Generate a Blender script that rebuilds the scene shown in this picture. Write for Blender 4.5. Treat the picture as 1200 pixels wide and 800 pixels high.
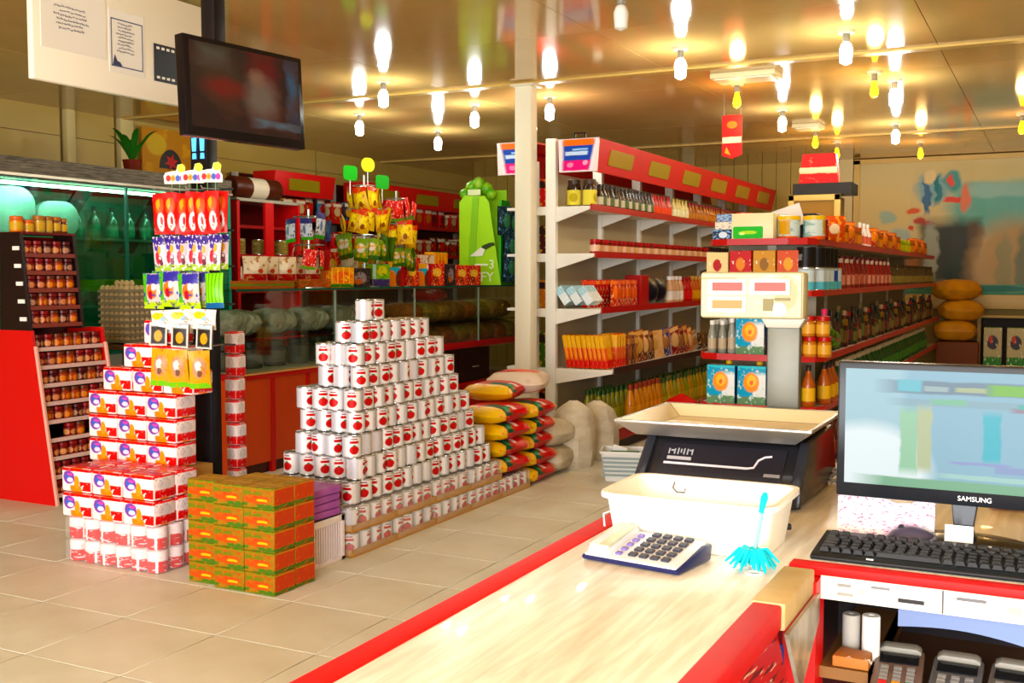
import bpy, bmesh, math, random
from mathutils import Vector, Matrix
S = bpy.context.scene
for o in list(bpy.data.objects): bpy.data.objects.remove(o)
COL = S.collection
R = random.Random(7)
# ---------------------------------------------------------------- camera, world, daylight, exposure
cam = bpy.data.cameras.new('camera'); cam.sensor_width = 36; cam.lens = 36*1270/1200
cam.clip_start = .05; cam.clip_end = 100
co = bpy.data.objects.new('camera', cam); COL.objects.link(co); S.camera = co
co.location = (0, 0, 1.45); co.rotation_euler = (math.radians(90-3.5), 0, math.radians(26.75))
W = bpy.data.worlds.new('world'); S.world = W; W.use_nodes = True
W.node_tree.nodes['Background'].inputs[0].default_value = (.75, .87, 1, 1)
W.node_tree.nodes['Background'].inputs[1].default_value = 1.0
S.view_settings.view_transform = 'Standard'; S.view_settings.look = 'None'
S.view_settings.exposure = 0.25; S.view_settings.gamma = 1.0; S.view_settings.use_curve_mapping = False
S.cycles.max_bounces = 8; S.cycles.transparent_max_bounces = 16
S.cycles.caustics_reflective = False; S.cycles.caustics_refractive = False
S.cycles.sample_clamp_indirect = 6
def area(name, loc, rot, sx, sy, power, col):
    l = bpy.data.lights.new(name, 'AREA'); l.shape = 'RECTANGLE'; l.size = sx; l.size_y = sy
    l.energy = power; l.color = col
    o = bpy.data.objects.new(name, l); COL.objects.link(o); o.location = loc; o.rotation_euler = rot
    return o
# daylight entering through the glazed shop front behind the photographer
area('daylight_shopfront', (-.9, -3.05, 1.45), (math.radians(90), 0, 0), 6.6, 2.5, 700, (.98, .99, 1))
BULB_W, BULB_A = 15, 8

# ---------------------------------------------------------------- materials
def lin(c):
    if isinstance(c, str): c = [int(c[i:i+2], 16)/255 for i in (0, 2, 4)]
    c = [x/12.92 if x <= .04045 else ((x+.055)/1.055)**2.4 for x in c]
    y = .3*c[0]+.59*c[1]+.11*c[2]      # print and paint in this shop is vivid: a little more chroma than the swatches
    return tuple(min(1, max(.002, y+(x-y)*1.28)) for x in c) + (1,)
MC = {}
def new_mat(name):
    m = bpy.data.materials.new(name); m.use_nodes = True
    nt = m.node_tree; b = nt.nodes['Principled BSDF']
    return m, nt, b
def N(nt, t, **k):
    n = nt.nodes.new(t)
    for a, v in k.items(): setattr(n, a, v)
    return n
def bump(nt, b, scale, strength, dist=.01, coord='Object', stretch=None):
    tc = N(nt, 'ShaderNodeTexCoord'); no = N(nt, 'ShaderNodeTexNoise'); no.inputs['Scale'].default_value = scale
    src = tc.outputs[coord]
    if stretch:
        mp = N(nt, 'ShaderNodeMapping'); mp.inputs['Scale'].default_value = stretch
        nt.links.new(src, mp.inputs[0]); src = mp.outputs[0]
    nt.links.new(src, no.inputs['Vector'])
    bp = N(nt, 'ShaderNodeBump'); bp.inputs['Strength'].default_value = strength; bp.inputs['Distance'].default_value = dist
    nt.links.new(no.outputs[0], bp.inputs['Height']); nt.links.new(bp.outputs[0], b.inputs['Normal'])
    return no
def M(hexc, rough=.5, metal=0, emit=0, spec=.25, mottle=None, bmp=None, name=None, coat=0):
    """plain procedural material; mottle=(hex2, scale, stretch) mixes a second tone by noise"""
    key = (hexc, rough, metal, emit, spec, mottle, bmp, coat)
    if key in MC: return MC[key]
    m, nt, b = new_mat(name or 'mat_'+hexc)
    b.inputs['Base Color'].default_value = lin(hexc); b.inputs['Roughness'].default_value = rough
    b.inputs['Metallic'].default_value = metal; b.inputs['Specular IOR Level'].default_value = spec
    b.inputs['Coat Weight'].default_value = coat
    if emit:
        b.inputs['Emission Color'].default_value = lin(hexc); b.inputs['Emission Strength'].default_value = emit
    if mottle:
        h2, sc, st = mottle
        tc = N(nt, 'ShaderNodeTexCoord'); mp = N(nt, 'ShaderNodeMapping'); mp.inputs['Scale'].default_value = st
        no = N(nt, 'ShaderNodeTexNoise'); no.inputs['Scale'].default_value = sc; no.inputs['Detail'].default_value = 4
        mx = N(nt, 'ShaderNodeMix', data_type='RGBA')
        rp = N(nt, 'ShaderNodeValToRGB'); rp.color_ramp.elements[0].position = .35; rp.color_ramp.elements[1].position = .68
        nt.links.new(tc.outputs['Object'], mp.inputs[0]); nt.links.new(mp.outputs[0], no.inputs['Vector'])
        nt.links.new(no.outputs[0], rp.inputs[0]); nt.links.new(rp.outputs[0], mx.inputs[0])
        mx.inputs[6].default_value = lin(hexc); mx.inputs[7].default_value = lin(h2)
        nt.links.new(mx.outputs[2], b.inputs['Base Color'])
    if bmp: bump(nt, b, *bmp)
    MC[key] = m
    return m
def paint(name, base, shapes, rough=.4, warp=0, wscale=6, emit=0, metal=0, coat=0, soft=.1):
    """flat print in UV space: e ellipse / b box (cx,cy,rx,ry), n noise blobs (scale,threshold), s stripes (axis,freq,duty)"""
    m, nt, b = new_mat(name)
    b.inputs['Roughness'].default_value = rough+.1; b.inputs['Metallic'].default_value = metal; b.inputs['Coat Weight'].default_value = coat*.3; b.inputs['Specular IOR Level'].default_value = .15
    uv = N(nt, 'ShaderNodeUVMap').outputs[0]
    if warp:
        no = N(nt, 'ShaderNodeTexNoise'); no.inputs['Scale'].default_value = wscale
        nt.links.new(uv, no.inputs['Vector'])
        s1 = N(nt, 'ShaderNodeVectorMath', operation='SUBTRACT'); nt.links.new(no.outputs['Color'], s1.inputs[0]); s1.inputs[1].default_value = (.5, .5, .5)
        s2 = N(nt, 'ShaderNodeVectorMath', operation='SCALE'); nt.links.new(s1.outputs[0], s2.inputs[0]); s2.inputs['Scale'].default_value = warp
        s3 = N(nt, 'ShaderNodeVectorMath', operation='ADD'); nt.links.new(uv, s3.inputs[0]); nt.links.new(s2.outputs[0], s3.inputs[1]); uv = s3.outputs[0]
    cur = None
    def math_(op, a, v):
        n = N(nt, 'ShaderNodeMath', operation=op); nt.links.new(a, n.inputs[0])
        if isinstance(v, (int, float)): n.inputs[1].default_value = v
        else: nt.links.new(v, n.inputs[1])
        return n.outputs[0]
    for i, s in enumerate(shapes):
        k = s[0]
        if k in 'eb':
            _, cx, cy, rx, ry, col = s
            a = N(nt, 'ShaderNodeVectorMath', operation='SUBTRACT'); nt.links.new(uv, a.inputs[0]); a.inputs[1].default_value = (cx, cy, 0)
            d = N(nt, 'ShaderNodeVectorMath', operation='DIVIDE'); nt.links.new(a.outputs[0], d.inputs[0]); d.inputs[1].default_value = (rx, ry, 1e3)
            if k == 'e':
                l = N(nt, 'ShaderNodeVectorMath', operation='LENGTH'); nt.links.new(d.outputs[0], l.inputs[0]); q = l.outputs['Value']
            else:
                ab = N(nt, 'ShaderNodeVectorMath', operation='ABSOLUTE'); nt.links.new(d.outputs[0], ab.inputs[0])
                sp = N(nt, 'ShaderNodeSeparateXYZ'); nt.links.new(ab.outputs[0], sp.inputs[0]); q = math_('MAXIMUM', sp.outputs[0], sp.outputs[1])
            mr = N(nt, 'ShaderNodeMapRange'); nt.links.new(q, mr.inputs[0]); mr.inputs[1].default_value = 1+soft; mr.inputs[2].default_value = 1-soft; mask = mr.outputs[0]
        elif k == 'n':
            _, sc, th, col = s
            no = N(nt, 'ShaderNodeTexNoise', noise_dimensions='4D'); no.inputs['Scale'].default_value = sc; no.inputs['W'].default_value = i*3.7+sc
            nt.links.new(uv, no.inputs['Vector']); mr = N(nt, 'ShaderNodeMapRange'); nt.links.new(no.outputs[0], mr.inputs[0]); mr.inputs[1].default_value = th-.25*soft; mr.inputs[2].default_value = th+.25*soft; mask = mr.outputs[0]
        else:
            _, ax, fr, duty, col = s
            sp = N(nt, 'ShaderNodeSeparateXYZ'); nt.links.new(uv, sp.inputs[0])
            mask = math_('LESS_THAN', math_('FRACT', math_('MULTIPLY', sp.outputs[ax], fr), 0), duty)
        mx = N(nt, 'ShaderNodeMix', data_type='RGBA'); nt.links.new(mask, mx.inputs[0])
        if cur is None: mx.inputs[6].default_value = lin(base)
        else: nt.links.new(cur, mx.inputs[6])
        mx.inputs[7].default_value = lin(col); cur = mx.outputs[2]
    if cur is None: b.inputs['Base Color'].default_value = lin(base)
    else:
        if emit: b.inputs['Base Color'].default_value = (.01, .01, .01, 1)
        else: nt.links.new(cur, b.inputs['Base Color'])
        if emit: nt.links.new(cur, b.inputs['Emission Color']); b.inputs['Emission Strength'].default_value = emit
    return m
def glass(name, tint, gloss=.12, clear=.9):
    m, nt, b = new_mat(name); nt.nodes.remove(b); out = nt.nodes['Material Output']
    t = N(nt, 'ShaderNodeBsdfTransparent'); t.inputs[0].default_value = lin(tint)
    g = N(nt, 'ShaderNodeBsdfGlossy'); g.inputs['Roughness'].default_value = .03
    lw = N(nt, 'ShaderNodeLayerWeight'); lw.inputs[0].default_value = .5
    pw = N(nt, 'ShaderNodeMath', operation='POWER'); pw.inputs[1].default_value = 4; nt.links.new(lw.outputs['Facing'], pw.inputs[0])
    ma = N(nt, 'ShaderNodeMath', operation='MULTIPLY_ADD'); ma.inputs[1].default_value = .6; ma.inputs[2].default_value = gloss*.25; nt.links.new(pw.outputs[0], ma.inputs[0])
    mx = N(nt, 'ShaderNodeMixShader'); nt.links.new(ma.outputs[0], mx.inputs[0])
    nt.links.new(t.outputs[0], mx.inputs[1]); nt.links.new(g.outputs[0], mx.inputs[2])
    nt.links.new(mx.outputs[0], out.inputs[0]); return m
def film(name, amount, rough=.15, tint='ffffff'):
    m, nt, b = new_mat(name); out = nt.nodes['Material Output']
    b.inputs['Base Color'].default_value = lin(tint); b.inputs['Roughness'].default_value = rough
    bump(nt, b, 25, .6, .02)
    t = N(nt, 'ShaderNodeBsdfTransparent'); mx = N(nt, 'ShaderNodeMixShader'); mx.inputs[0].default_value = amount
    nt.links.new(t.outputs[0], mx.inputs[1]); nt.links.new(b.outputs[0], mx.inputs[2]); nt.links.new(mx.outputs[0], out.inputs[0])
    return m

# ---------------------------------------------------------------- mesh builder
class MB:
    def __init__(s): s.v = []; s.f = []; s.m = []; s.u = []
    def add(s, vs, fs, mats, uvs):
        o = len(s.v); s.v += [tuple(p) for p in vs]
        for f, m, u in zip(fs, mats, uvs): s.f.append([i+o for i in f]); s.m.append(m); s.u.append(u)
        return s
    def quad(s, a, b, c, d, m=0): return s.add([a, b, c, d], [(0, 1, 2, 3)], [m], [[(0, 0), (1, 0), (1, 1), (0, 1)]])
    def box(s, x0, x1, y0, y1, z0, z1, m=0, **mf):
        v = [(x0,y0,z0),(x1,y0,z0),(x1,y1,z0),(x0,y1,z0),(x0,y0,z1),(x1,y0,z1),(x1,y1,z1),(x0,y1,z1)]
        F = dict(f=(0,1,5,4), r=(1,2,6,5), b=(2,3,7,6), l=(3,0,4,7), t=(4,5,6,7), d=(3,2,1,0))
        q = [(0, 0), (1, 0), (1, 1), (0, 1)]
        return s.add(v, list(F.values()), [mf.get(k, m) for k in F], [q]*6)
    def lathe(s, prof, n=12, c=(0, 0, 0), m=0, cap=(True, True), ax='z'):
        """prof: list of (r, z[, mat of the band above])"""
        def P(r, z, a):
            x, y = r*math.cos(a), r*math.sin(a)
            p = (x, y, z) if ax == 'z' else ((z, x, y) if ax == 'x' else (y, z, x))
            return (p[0]+c[0], p[1]+c[1], p[2]+c[2])
        vs = []; fs = []; ms = []; us = []; k = len(prof)
        z0, z1 = prof[0][1], prof[-1][1]; dz = (z1-z0) or 1
        for p in prof: vs += [P(p[0], p[1], 2*math.pi*j/n) for j in range(n)]
        for i in range(k-1):
            mm = prof[i][2] if len(prof[i]) > 2 else m
            for j in range(n):
                j2 = (j+1) % n
                fs.append((i*n+j, i*n+j2, (i+1)*n+j2, (i+1)*n+j)); ms.append(mm)
                a, b_ = (prof[i][1]-z0)/dz, (prof[i+1][1]-z0)/dz
                us.append([(j/n, a), ((j+1)/n, a), ((j+1)/n, b_), (j/n, b_)])
        for e, on in ((0, cap[0]), (k-1, cap[1])):
            if on and prof[e][0] > 1e-5:
                idx = [e*n+j for j in range(n)]
                if e == 0: idx.reverse()
                mm = prof[min(e, k-2)][2] if len(prof[min(e, k-2)]) > 2 else m
                if e and len(prof[e]) > 2: mm = prof[e][2]
                fs.append(tuple(idx)); ms.append(mm); us.append([(.5+.5*math.cos(6.283*j/n), .5+.5*math.sin(6.283*j/n)) for j in range(n)])
        return s.add(vs, fs, ms, us)
    def tube(s, pts, r, n=6, m=0):
        pts = [Vector(p) for p in pts]; vs = []; fs = []
        for i, p in enumerate(pts):
            d = (pts[min(i+1, len(pts)-1)]-pts[max(i-1, 0)]).normalized()
            a = Vector((0, 0, 1)) if abs(d.z) < .9 else Vector((1, 0, 0))
            x = d.cross(a).normalized(); y = d.cross(x)
            rr = r[i] if isinstance(r, (list, tuple)) else r
            vs += [p+(x*math.cos(6.2832*j/n)+y*math.sin(6.2832*j/n))*rr for j in range(n)]
        for i in range(len(pts)-1):
            for j in range(n): fs.append((i*n+j, (i+1)*n+j, (i+1)*n+(j+1) % n, i*n+(j+1) % n))
        fs += [tuple(range(n)), tuple(reversed(range((len(pts)-1)*n, len(pts)*n)))]
        return s.add(vs, fs, [m]*len(fs), [[(0, 0)]*len(f) for f in fs])
    def prism(s, poly, a, b, ax='z', m=0, me=None):
        """polygon (2D, CCW) extruded from a to b along ax: z->(x,y), y->(x,z), x->(y,z)"""
        def P(p, t): return {'z': (p[0], p[1], t), 'y': (p[0], t, p[1]), 'x': (t, p[0], p[1])}[ax]
        k = len(poly); vs = [P(p, a) for p in poly]+[P(p, b) for p in poly]
        fs = [tuple(range(k-1, -1, -1)), tuple(range(k, 2*k))]+[(i, (i+1) % k, k+(i+1) % k, k+i) for i in range(k)]
        if ax == 'y': fs = [tuple(reversed(f)) for f in fs]
        xs = [p[0] for p in poly]; ys = [p[1] for p in poly]; w = max(xs)-min(xs) or 1; h = max(ys)-min(ys) or 1
        uvp = lambda f: [((poly[i % k][0]-min(xs))/w, (poly[i % k][1]-min(ys))/h) for i in f]
        return s.add(vs, fs, [m if me is None else me]*2+[m]*k, [uvp(fs[0]), uvp(fs[1])]+[[(0, 0), (1, 0), (1, 1), (0, 1)]]*k)
    def grid(s, fn, nu, nv, m=0, close=False):
        vs = [fn(i/nu, j/nv) for j in range(nv+1) for i in range(nu+1)]; fs = []; us = []
        for j in range(nv):
            for i in range(nu):
                a = j*(nu+1)+i; fs.append((a, a+1, a+nu+2, a+nu+1))
                us.append([(i/nu, j/nv), ((i+1)/nu, j/nv), ((i+1)/nu, (j+1)/nv), (i/nu, (j+1)/nv)])
        return s.add(vs, fs, [m]*len(fs), us)
    def move(s, dx=0, dy=0, dz=0, start=0):
        for i in range(start, len(s.v)): x, y, z = s.v[i]; s.v[i] = (x+dx, y+dy, z+dz)
        return s
    def xf(s, mat, start=0):
        for i in range(start, len(s.v)): s.v[i] = tuple(mat @ Vector(s.v[i]))
        return s
    def mesh(s, name, mats, smooth=False, bev=0, seg=2):
        me = bpy.data.meshes.new(name); me.from_pydata(s.v, [], s.f)
        if not isinstance(mats, (list, tuple)): mats = [mats]
        for m in mats: me.materials.append(m)
        me.polygons.foreach_set('material_index', s.m)
        uvl = me.uv_layers.new(name='UVMap'); flat = [c for u in s.u for p in u for c in p]
        uvl.data.foreach_set('uv', flat)
        if bev:
            bm = bmesh.new(); bm.from_mesh(me); bmesh.ops.remove_doubles(bm, verts=bm.verts, dist=1e-5)
            es = [e for e in bm.edges if len(e.link_faces) == 2 and e.calc_face_angle(0) > .5]
            bmesh.ops.bevel(bm, geom=es, offset=bev, segments=seg, profile=.5, affect='EDGES', clamp_overlap=True)
            bm.to_mesh(me); bm.free()
        if smooth or bev:
            me.polygons.foreach_set('use_smooth', [True]*len(me.polygons))
            try: me.set_sharp_from_angle(angle=math.radians(40))
            except Exception: pass
        me.update(); return me

# ---------------------------------------------------------------- objects
def put(name, me, parent=None, loc=(0, 0, 0), rot=(0, 0, 0), label=None, sc=None):
    o = bpy.data.objects.new(name, me); COL.objects.link(o); o.location = loc; o.rotation_euler = rot
    if sc: o.scale = sc if isinstance(sc, (tuple, list)) else (sc,)*3
    if parent: o.parent = parent
    if label: o['label'] = label
    return o
def tag(o, label, cat, group=None):
    o['label'] = label; o['category'] = cat
    if group: o['group'] = group
    return o
def thing(name, label, cat, loc=(0, 0, 0), rz=0, group=None):
    o = bpy.data.objects.new(name, None); COL.objects.link(o); o.location = loc; o.rotation_euler = (0, 0, rz)
    o.empty_display_size = .1
    return tag(o, label, cat, group)
def one(name, me, label, cat, group=None, loc=(0, 0, 0), rz=0, rot=None, sc=None):
    return tag(put(name, me, None, loc, rot or (0, 0, rz), None, sc), label, cat, group)
def struct(name, me, parent=None):
    o = put(name, me, parent)
    if not parent: o['kind'] = 'structure'
    return o
ONES = ['', 'first', 'second', 'third', 'fourth', 'fifth', 'sixth', 'seventh', 'eighth', 'ninth', 'tenth', 'eleventh', 'twelfth', 'thirteenth', 'fourteenth', 'fifteenth', 'sixteenth', 'seventeenth', 'eighteenth', 'nineteenth']
def nth(i):
    """1 -> first, 42 -> forty-second"""
    if i < 20: return ONES[i]
    t = ('twenty', 'thirty', 'forty', 'fifty', 'sixty', 'seventy')[i//10-2]
    return t[:-1]+'ieth' if i % 10 == 0 else t+'-'+ONES[i % 10]
def dup(o, loc=None, rz=None, label=None, group=None, parent=None):
    c = o.copy(); COL.objects.link(c)
    if parent is not None: c.parent = parent
    if loc is not None: c.location = loc
    if rz is not None: c.rotation_euler[2] = rz
    if label: c['label'] = label
    if group: c['group'] = group
    for ch in o.children: dup(ch, parent=c)
    return c
def box(name, x0, x1, y0, y1, z0, z1, mats, parent=None, bev=0, **mf):
    """a box part; with a parent the coordinates are the parent's"""
    return put(name, MB().box(x0, x1, y0, y1, z0, z1, **mf).mesh(name, mats, bev=bev), parent)
def text_mesh(s, size, m, depth=.0008):
    cu = bpy.data.curves.new('t', 'FONT'); cu.body = s; cu.size = size; cu.extrude = depth; cu.align_x = 'CENTER'; cu.align_y = 'CENTER'
    o = bpy.data.objects.new('t', cu); COL.objects.link(o)
    dg = bpy.context.evaluated_depsgraph_get(); me = bpy.data.meshes.new_from_object(o.evaluated_get(dg))
    bpy.data.objects.remove(o); me.materials.clear(); me.materials.append(m); return me
def scribble(w, h, lines, m, seed=1, fill=.75):
    """thin raised strokes that read as lines of handwriting, in the xz plane facing -y"""
    r = random.Random(seed); b = MB(); lh = h/lines
    for i in range(lines):
        z = h-(i+.5)*lh; x = w*(1-fill)*r.random(); end = w-w*(1-fill)*r.random()
        while x < end:
            ww = r.uniform(.03, .12)*w; t = lh*.13; dz = r.uniform(-.12, .12)*lh; x2 = min(x+ww, end)
            b.box(x, x2, -.0006, 0, z+dz-t, z+dz+t)
            if r.random() < .5: b.box(x, x+t*1.6, -.0006, 0, z+dz, z+dz+lh*.34)
            if r.random() < .35: q = x+ww*r.random(); b.box(q, q+t*1.6, -.0006, 0, z+dz-lh*.34, z+dz-lh*.22)
            x = x2+w*.02
    return b.mesh('writing', m)

# ---- shared product shapes
def carton(w, d, h, mats, **mf): return MB().box(-w/2, w/2, -d/2, d/2, 0, h, **mf).mesh('carton', mats, bev=min(w, d, h)*.03, seg=1)
def can_mesh(r, h, mats, n=20):
    return MB().lathe([(r*.96, 0, 1), (r, h*.015, 1), (r, h*.05, 0), (r, h*.95, 1), (r, h*.985, 1), (r*.96, h, 1), (r*.93, h*.975, 1)], n).mesh('can', mats, smooth=True)
def pouch(w, h, t, mats, nu=6, nv=8, zig=True):
    """pillow bag hanging/standing in xz, front to -y, base at z=0; mats[0] front, mats[1] back"""
    b = MB()
    for sgn, m in ((-1, 0), (1, 1)):
        def fn(u, v, sgn=sgn):
            e = max(0, min(1, (v-.07)/.86)); bulge = (math.sin(math.pi*e)**.55)*(math.sin(math.pi*min(max(u, .02), .98))**.6)
            x = (u-.5)*w*(1-.06*math.sin(math.pi*v)); wr = .06*math.sin(u*17+v*3)*(1-abs(2*v-1))
            return (x if sgn < 0 else -x, sgn*(t/2*bulge*(1+wr)+.0008), v*h)
        b.grid(fn, nu, nv, m)
    return b.mesh('pouch', mats if len(mats) > 1 else list(mats)*2, smooth=True)
def bottle_prof(r, h, neck=.32, mb=0, ml=1, mc=2):
    return [(r*.85, 0, mb), (r, h*.03, mb), (r, h*.14, ml), (r, h*.46, mb), (r*.96, h*.56, mb), (r*neck*1.2, h*.78, mb), (r*neck, h*.86, mc), (r*neck*1.15, h*.865, mc), (r*neck*1.15, h*.99, mc), (r*neck, h, mc)]
def bottle(r, h, mats, neck=.32, n=10): return MB().lathe(bottle_prof(r, h, neck), n).mesh('bottle', mats, smooth=True)
def jar(r, h, mats, n=10):
    return MB().lathe([(r*.9, 0, 0), (r, h*.05, 0), (r, h*.15, 1), (r, h*.6, 0), (r, h*.7, 0), (r*.82, h*.77, 2), (r*.95, h*.78, 2), (r*.95, h*.98, 2), (r*.85, h, 2)], n).mesh('jar', mats, smooth=True)
def sack(w, d, h, mats, seed=0, flat=.55):
    """stuffed sack lying down: superellipsoid pillow, long side along y"""
    r = random.Random(seed); b = MB(); ph = r.random()*6
    nu, nv = 16, 12
    def fn(u, v):
        th = 2*math.pi*u; y = (v-.5)*2
        prof = (1-abs(y)**4)**.5 if abs(y) < 1 else 0
        c, s_ = math.cos(th), math.sin(th)
        x = w/2*math.copysign(abs(c)**.75, c)*(.86+.14*prof); z = h/2*math.copysign(abs(s_)**.8, s_)*max(prof, .06)
        k = 1+.03*math.sin(5*th+ph+3*y)
        return (x*k, y*d/2, h/2+z*k)
    b.grid(fn, nu, nv); b.add([fn(i/nu, 0) for i in range(nu)], [tuple(range(nu-1, -1, -1))], [0], [[(0, 0)]*nu]); b.add([fn(i/nu, 1) for i in range(nu)], [tuple(range(nu))], [0], [[(0, 0)]*nu])
    return b.mesh('sack', mats, smooth=True)
def wput(name, mb, mats, T, smooth=False, bev=0, label=None):
    """part given in room coordinates, hung under the unrotated thing T"""
    l = T.location; return put(name, mb.mesh(name, mats, smooth=smooth, bev=bev), T, (-l.x, -l.y, -l.z), label=label)
def wbox(name, x0, x1, y0, y1, z0, z1, mats, T, bev=0, label=None, **mf):
    return wput(name, MB().box(x0, x1, y0, y1, z0, z1, **mf), mats, T, bev=bev, label=label)
WHITE = M('f2f0ea', .4); BLACK = M('121214', .35); RED = M('c01016', .45, spec=.3); STEEL = M('b9b9b4', .3, .9); DKRED = M('8c1216', .4)
CREAM = M('efe6cf', .5); GREY = M('77777a', .45); CHROME = M('d8d8d6', .12, 1)
SHELFW = M('e4e0d6', .45)
# ================================================================ the room
TILE = [M(h, .42, mottle=('d0ccba', 2.5, (1, 1, 1)), name='floor_tile') for h in ('e2e1d4', 'e0ded0', 'e4e4d8')]
GROUT = M('b0aa98', .7)
fl = struct('floor', MB().box(-8.5, 3.1, -3.3, 15.4, -.12, -.006).mesh('floor', GROUT))
tmes = [MB().box(0, .494, 0, .494, -.006, 0).mesh('tile', t, bev=.0015, seg=1) for t in TILE]
far = MB()
for i in range(23):
    for j in range(37):
        x, y = -8.5+i*.5, -3.2+j*.5
        if -6.6 < x < .3 and 1.7 < y < 11.6: put('tile', R.choice(tmes), fl, (x, y, 0))
        else: far.box(x, x+.494, y, y+.494, -.006, 0)
o = put('tile_field', far.mesh('tile_field', TILE[0]), fl); o['kind'] = 'stuff'
# ceiling: glossy plastic sheets with battens
CEIL = M('c9ab7c', .09, spec=.3, mottle=('bb9c6c', .8, (1, 1, 1)), bmp=(1.2, .012, .02, 'Object', (1, 4, 1)), name='glossy_ceiling')
ce = struct('ceiling', MB().box(-8.5, 3.1, -3.3, 15.4, 3.02, 3.14).mesh('ceiling', M('8a6c40', .6)))
pm = MB().box(0, 1.915, 0, 2.245, 0, .02).mesh('panel', CEIL)
for i in range(6):
    for j in range(8): put('panel', pm, ce, (-8.45+i*1.92, -2.5+j*2.25, 3.0))
BATT = M('c2a670', .3)
for y in (7.98, 12.6): struct('trim_%d' % (1 if y < 9 else 2), MB().box(-8.35, 3, y-.05, y+.05, 2.985, 3.0).mesh('trim', BATT))
# left wall, clad with horizontal boards between pilasters
WALL = M('b59d68', .4, name='wall_board', mottle=('a68d57', 2, (1, .3, 1)))
wl = struct('wall_left', MB().box(-8.5, -8.37, -3.3, 15.4, 0, 3.02).mesh('wall', M('7d6a44', .6)))
for k in range(6):
    for (a, b) in ((4.2, 7.21), (7.39, 7.86), (8.11, 11.1), (11.14, 15.2)):
        put('board', MB().box(-8.37, -8.35, a, b, 1.4+k*.27, 1.4+k*.27+.262).mesh('board', WALL), wl)
for y, w in ((7.3, .1), (7.985, .17)): put('pilaster', MB().box(-8.37, -8.3, y-w/2, y+w/2, 0, 3.0).mesh('pilaster', M('c9b98c', .35), bev=.008), wl)
struct('wall_lower_left', MB().box(-8.37, -8.35, -3.2, 15.2, 0, 1.39).mesh('wall', M('a08c5c', .5)))
# back wall, vertical ribs and pilasters, with the mural
BW = M('b39a62', .45)
wb = struct('wall_back', MB().box(-8.5, 3.1, 15.25, 15.4, 0, 3.02).mesh('wall', M('94804f', .6)))
for i in range(29): put('rib_panel', MB().box(-8.35+i*.2, -8.35+i*.2+.192, 15.22, 15.25, 0, 3).mesh('rib_panel', BW), wb)
for x in (-4.8, -6.9, -2.6): put('pilaster', MB().box(x-.09, x+.09, 15.14, 15.22, 0, 3).mesh('pilaster', M('cdbf94', .35)), wb)
struct('wall_right', MB().box(3.0, 3.1, -3.3, 15.4, 0, 3.02).mesh('wall', M('c8b78c', .5)))
# shop front behind the photographer: piers, head and glazing bars around the daylight opening
wf = struct('wall_front', MB().box(-8.5, -4.3, -3.3, -3.15, 0, 3.02).box(2.5, 3.1, -3.3, -3.15, 0, 3.02).box(-4.3, 2.5, -3.3, -3.15, 2.75, 3.02).mesh('wall', M('d8cbaa', .6)))
win = struct('window_1', MB().box(-4.3, 2.5, -3.26, -3.2, 0, .08).mesh('window', STEEL))
for x in (-4.28, -2.6, -.9, .8, 2.46): put('mullion', MB().box(x-.03, x+.03, -3.26, -3.2, .08, 2.75).mesh('mullion', STEEL), win)
gl = glass('window_glass', 'fafcfa')
for i in range(4): put('pane', MB().box(-4.25+i*1.69, -2.63+i*1.69, -3.235, -3.228, .08, 2.75).mesh('pane', gl), win)
# mural on the back wall behind loose plastic film
MUR = paint('mural_print', 'c9bd94', [
 ('e', .10, .62, .20, .20, 'cdbd90'), ('e', .17, .55, .05, .05, '9db3a6'), ('e', .24, .4, .05, .07, 'a3b5ad'), ('b', .78, .60, .26, .22, '6fa59b'), ('e', .8, .75, .2, .06, '93b6ae'), ('e', .64, .9, .3, .07, 'c6b98d'),
 ('e', .42, .78, .09, .13, '7fa3a8'), ('b', .39, .72, .02, .14, '35608a'), ('b', .45, .78, .015, .12, '31707e'), ('e', .41, .88, .035, .06, 'd9c9a0'), ('e', .53, .83, .05, .09, '4f8f90'), ('e', .52, .83, .022, .05, 'd0523c'),
 ('b', .53, .68, .05, .022, 'cc4a3c'), ('e', .61, .70, .03, .11, 'd07b62'), ('e', .36, .52, .035, .025, 'c24b34'), ('e', .31, .6, .03, .03, 'c9603e'), ('e', .30, .47, .02, .02, 'c24b34'), ('e', .41, .50, .03, .025, 'c5432f'),
 ('b', .16, .30, .2, .05, '6d7f2f'), ('e', .13, .33, .08, .03, 'a3a62c'), ('b', .2, .18, .2, .09, '8a5a24'), ('e', .18, .24, .07, .05, 'c2602a'), ('b', .52, .25, .16, .26, '161e10'), ('e', .42, .25, .04, .26, '8f978b'), ('e', .55, .12, .05, .14, '0c2414'), ('e', .66, .36, .05, .15, '4a3a26'),
 ('e', .88, .1, .24, .42, 'a98f68'), ('e', .95, .12, .07, .32, '6d725c'), ('e', .82, .1, .04, .3, '8c8766'), ('e', 1.0, .3, .04, .2, '5c8a80')], .35, warp=.08, wscale=9, soft=.22)
mu = thing('mural', 'large landscape mural with turquoise sky, red calligraphy and waterfall on the back wall', 'mural', (-.7, 15.2, 1.2))
wbox('print', -2.42, -.25, 15.18, 15.215, 1.33, 2.93, [M('c9bd94', .5), MUR], mu, f=1); wbox('print', -.25, 1.2, 15.181, 15.215, 1.33, 2.93, [paint('mural_print_right', '6fa59b', [('b', .5, .95, .6, .1, 'c6b98d'), ('e', .3, .1, .5, .45, 'a98f68'), ('e', .6, .2, .12, .3, 'd0ccb8'), ('e', .9, .1, .2, .5, '3a4a2c')], .35, warp=.12, wscale=6)], mu)
wbox('lower_border', -2.42, 1.2, 15.17, 15.215, 1.2, 1.33, [paint('mural_border', '4d7f6b', [('n', 9, .55, '6a947c'), ('e', .45, .6, .12, .3, '2f6a64')], .4)], mu)
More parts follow.
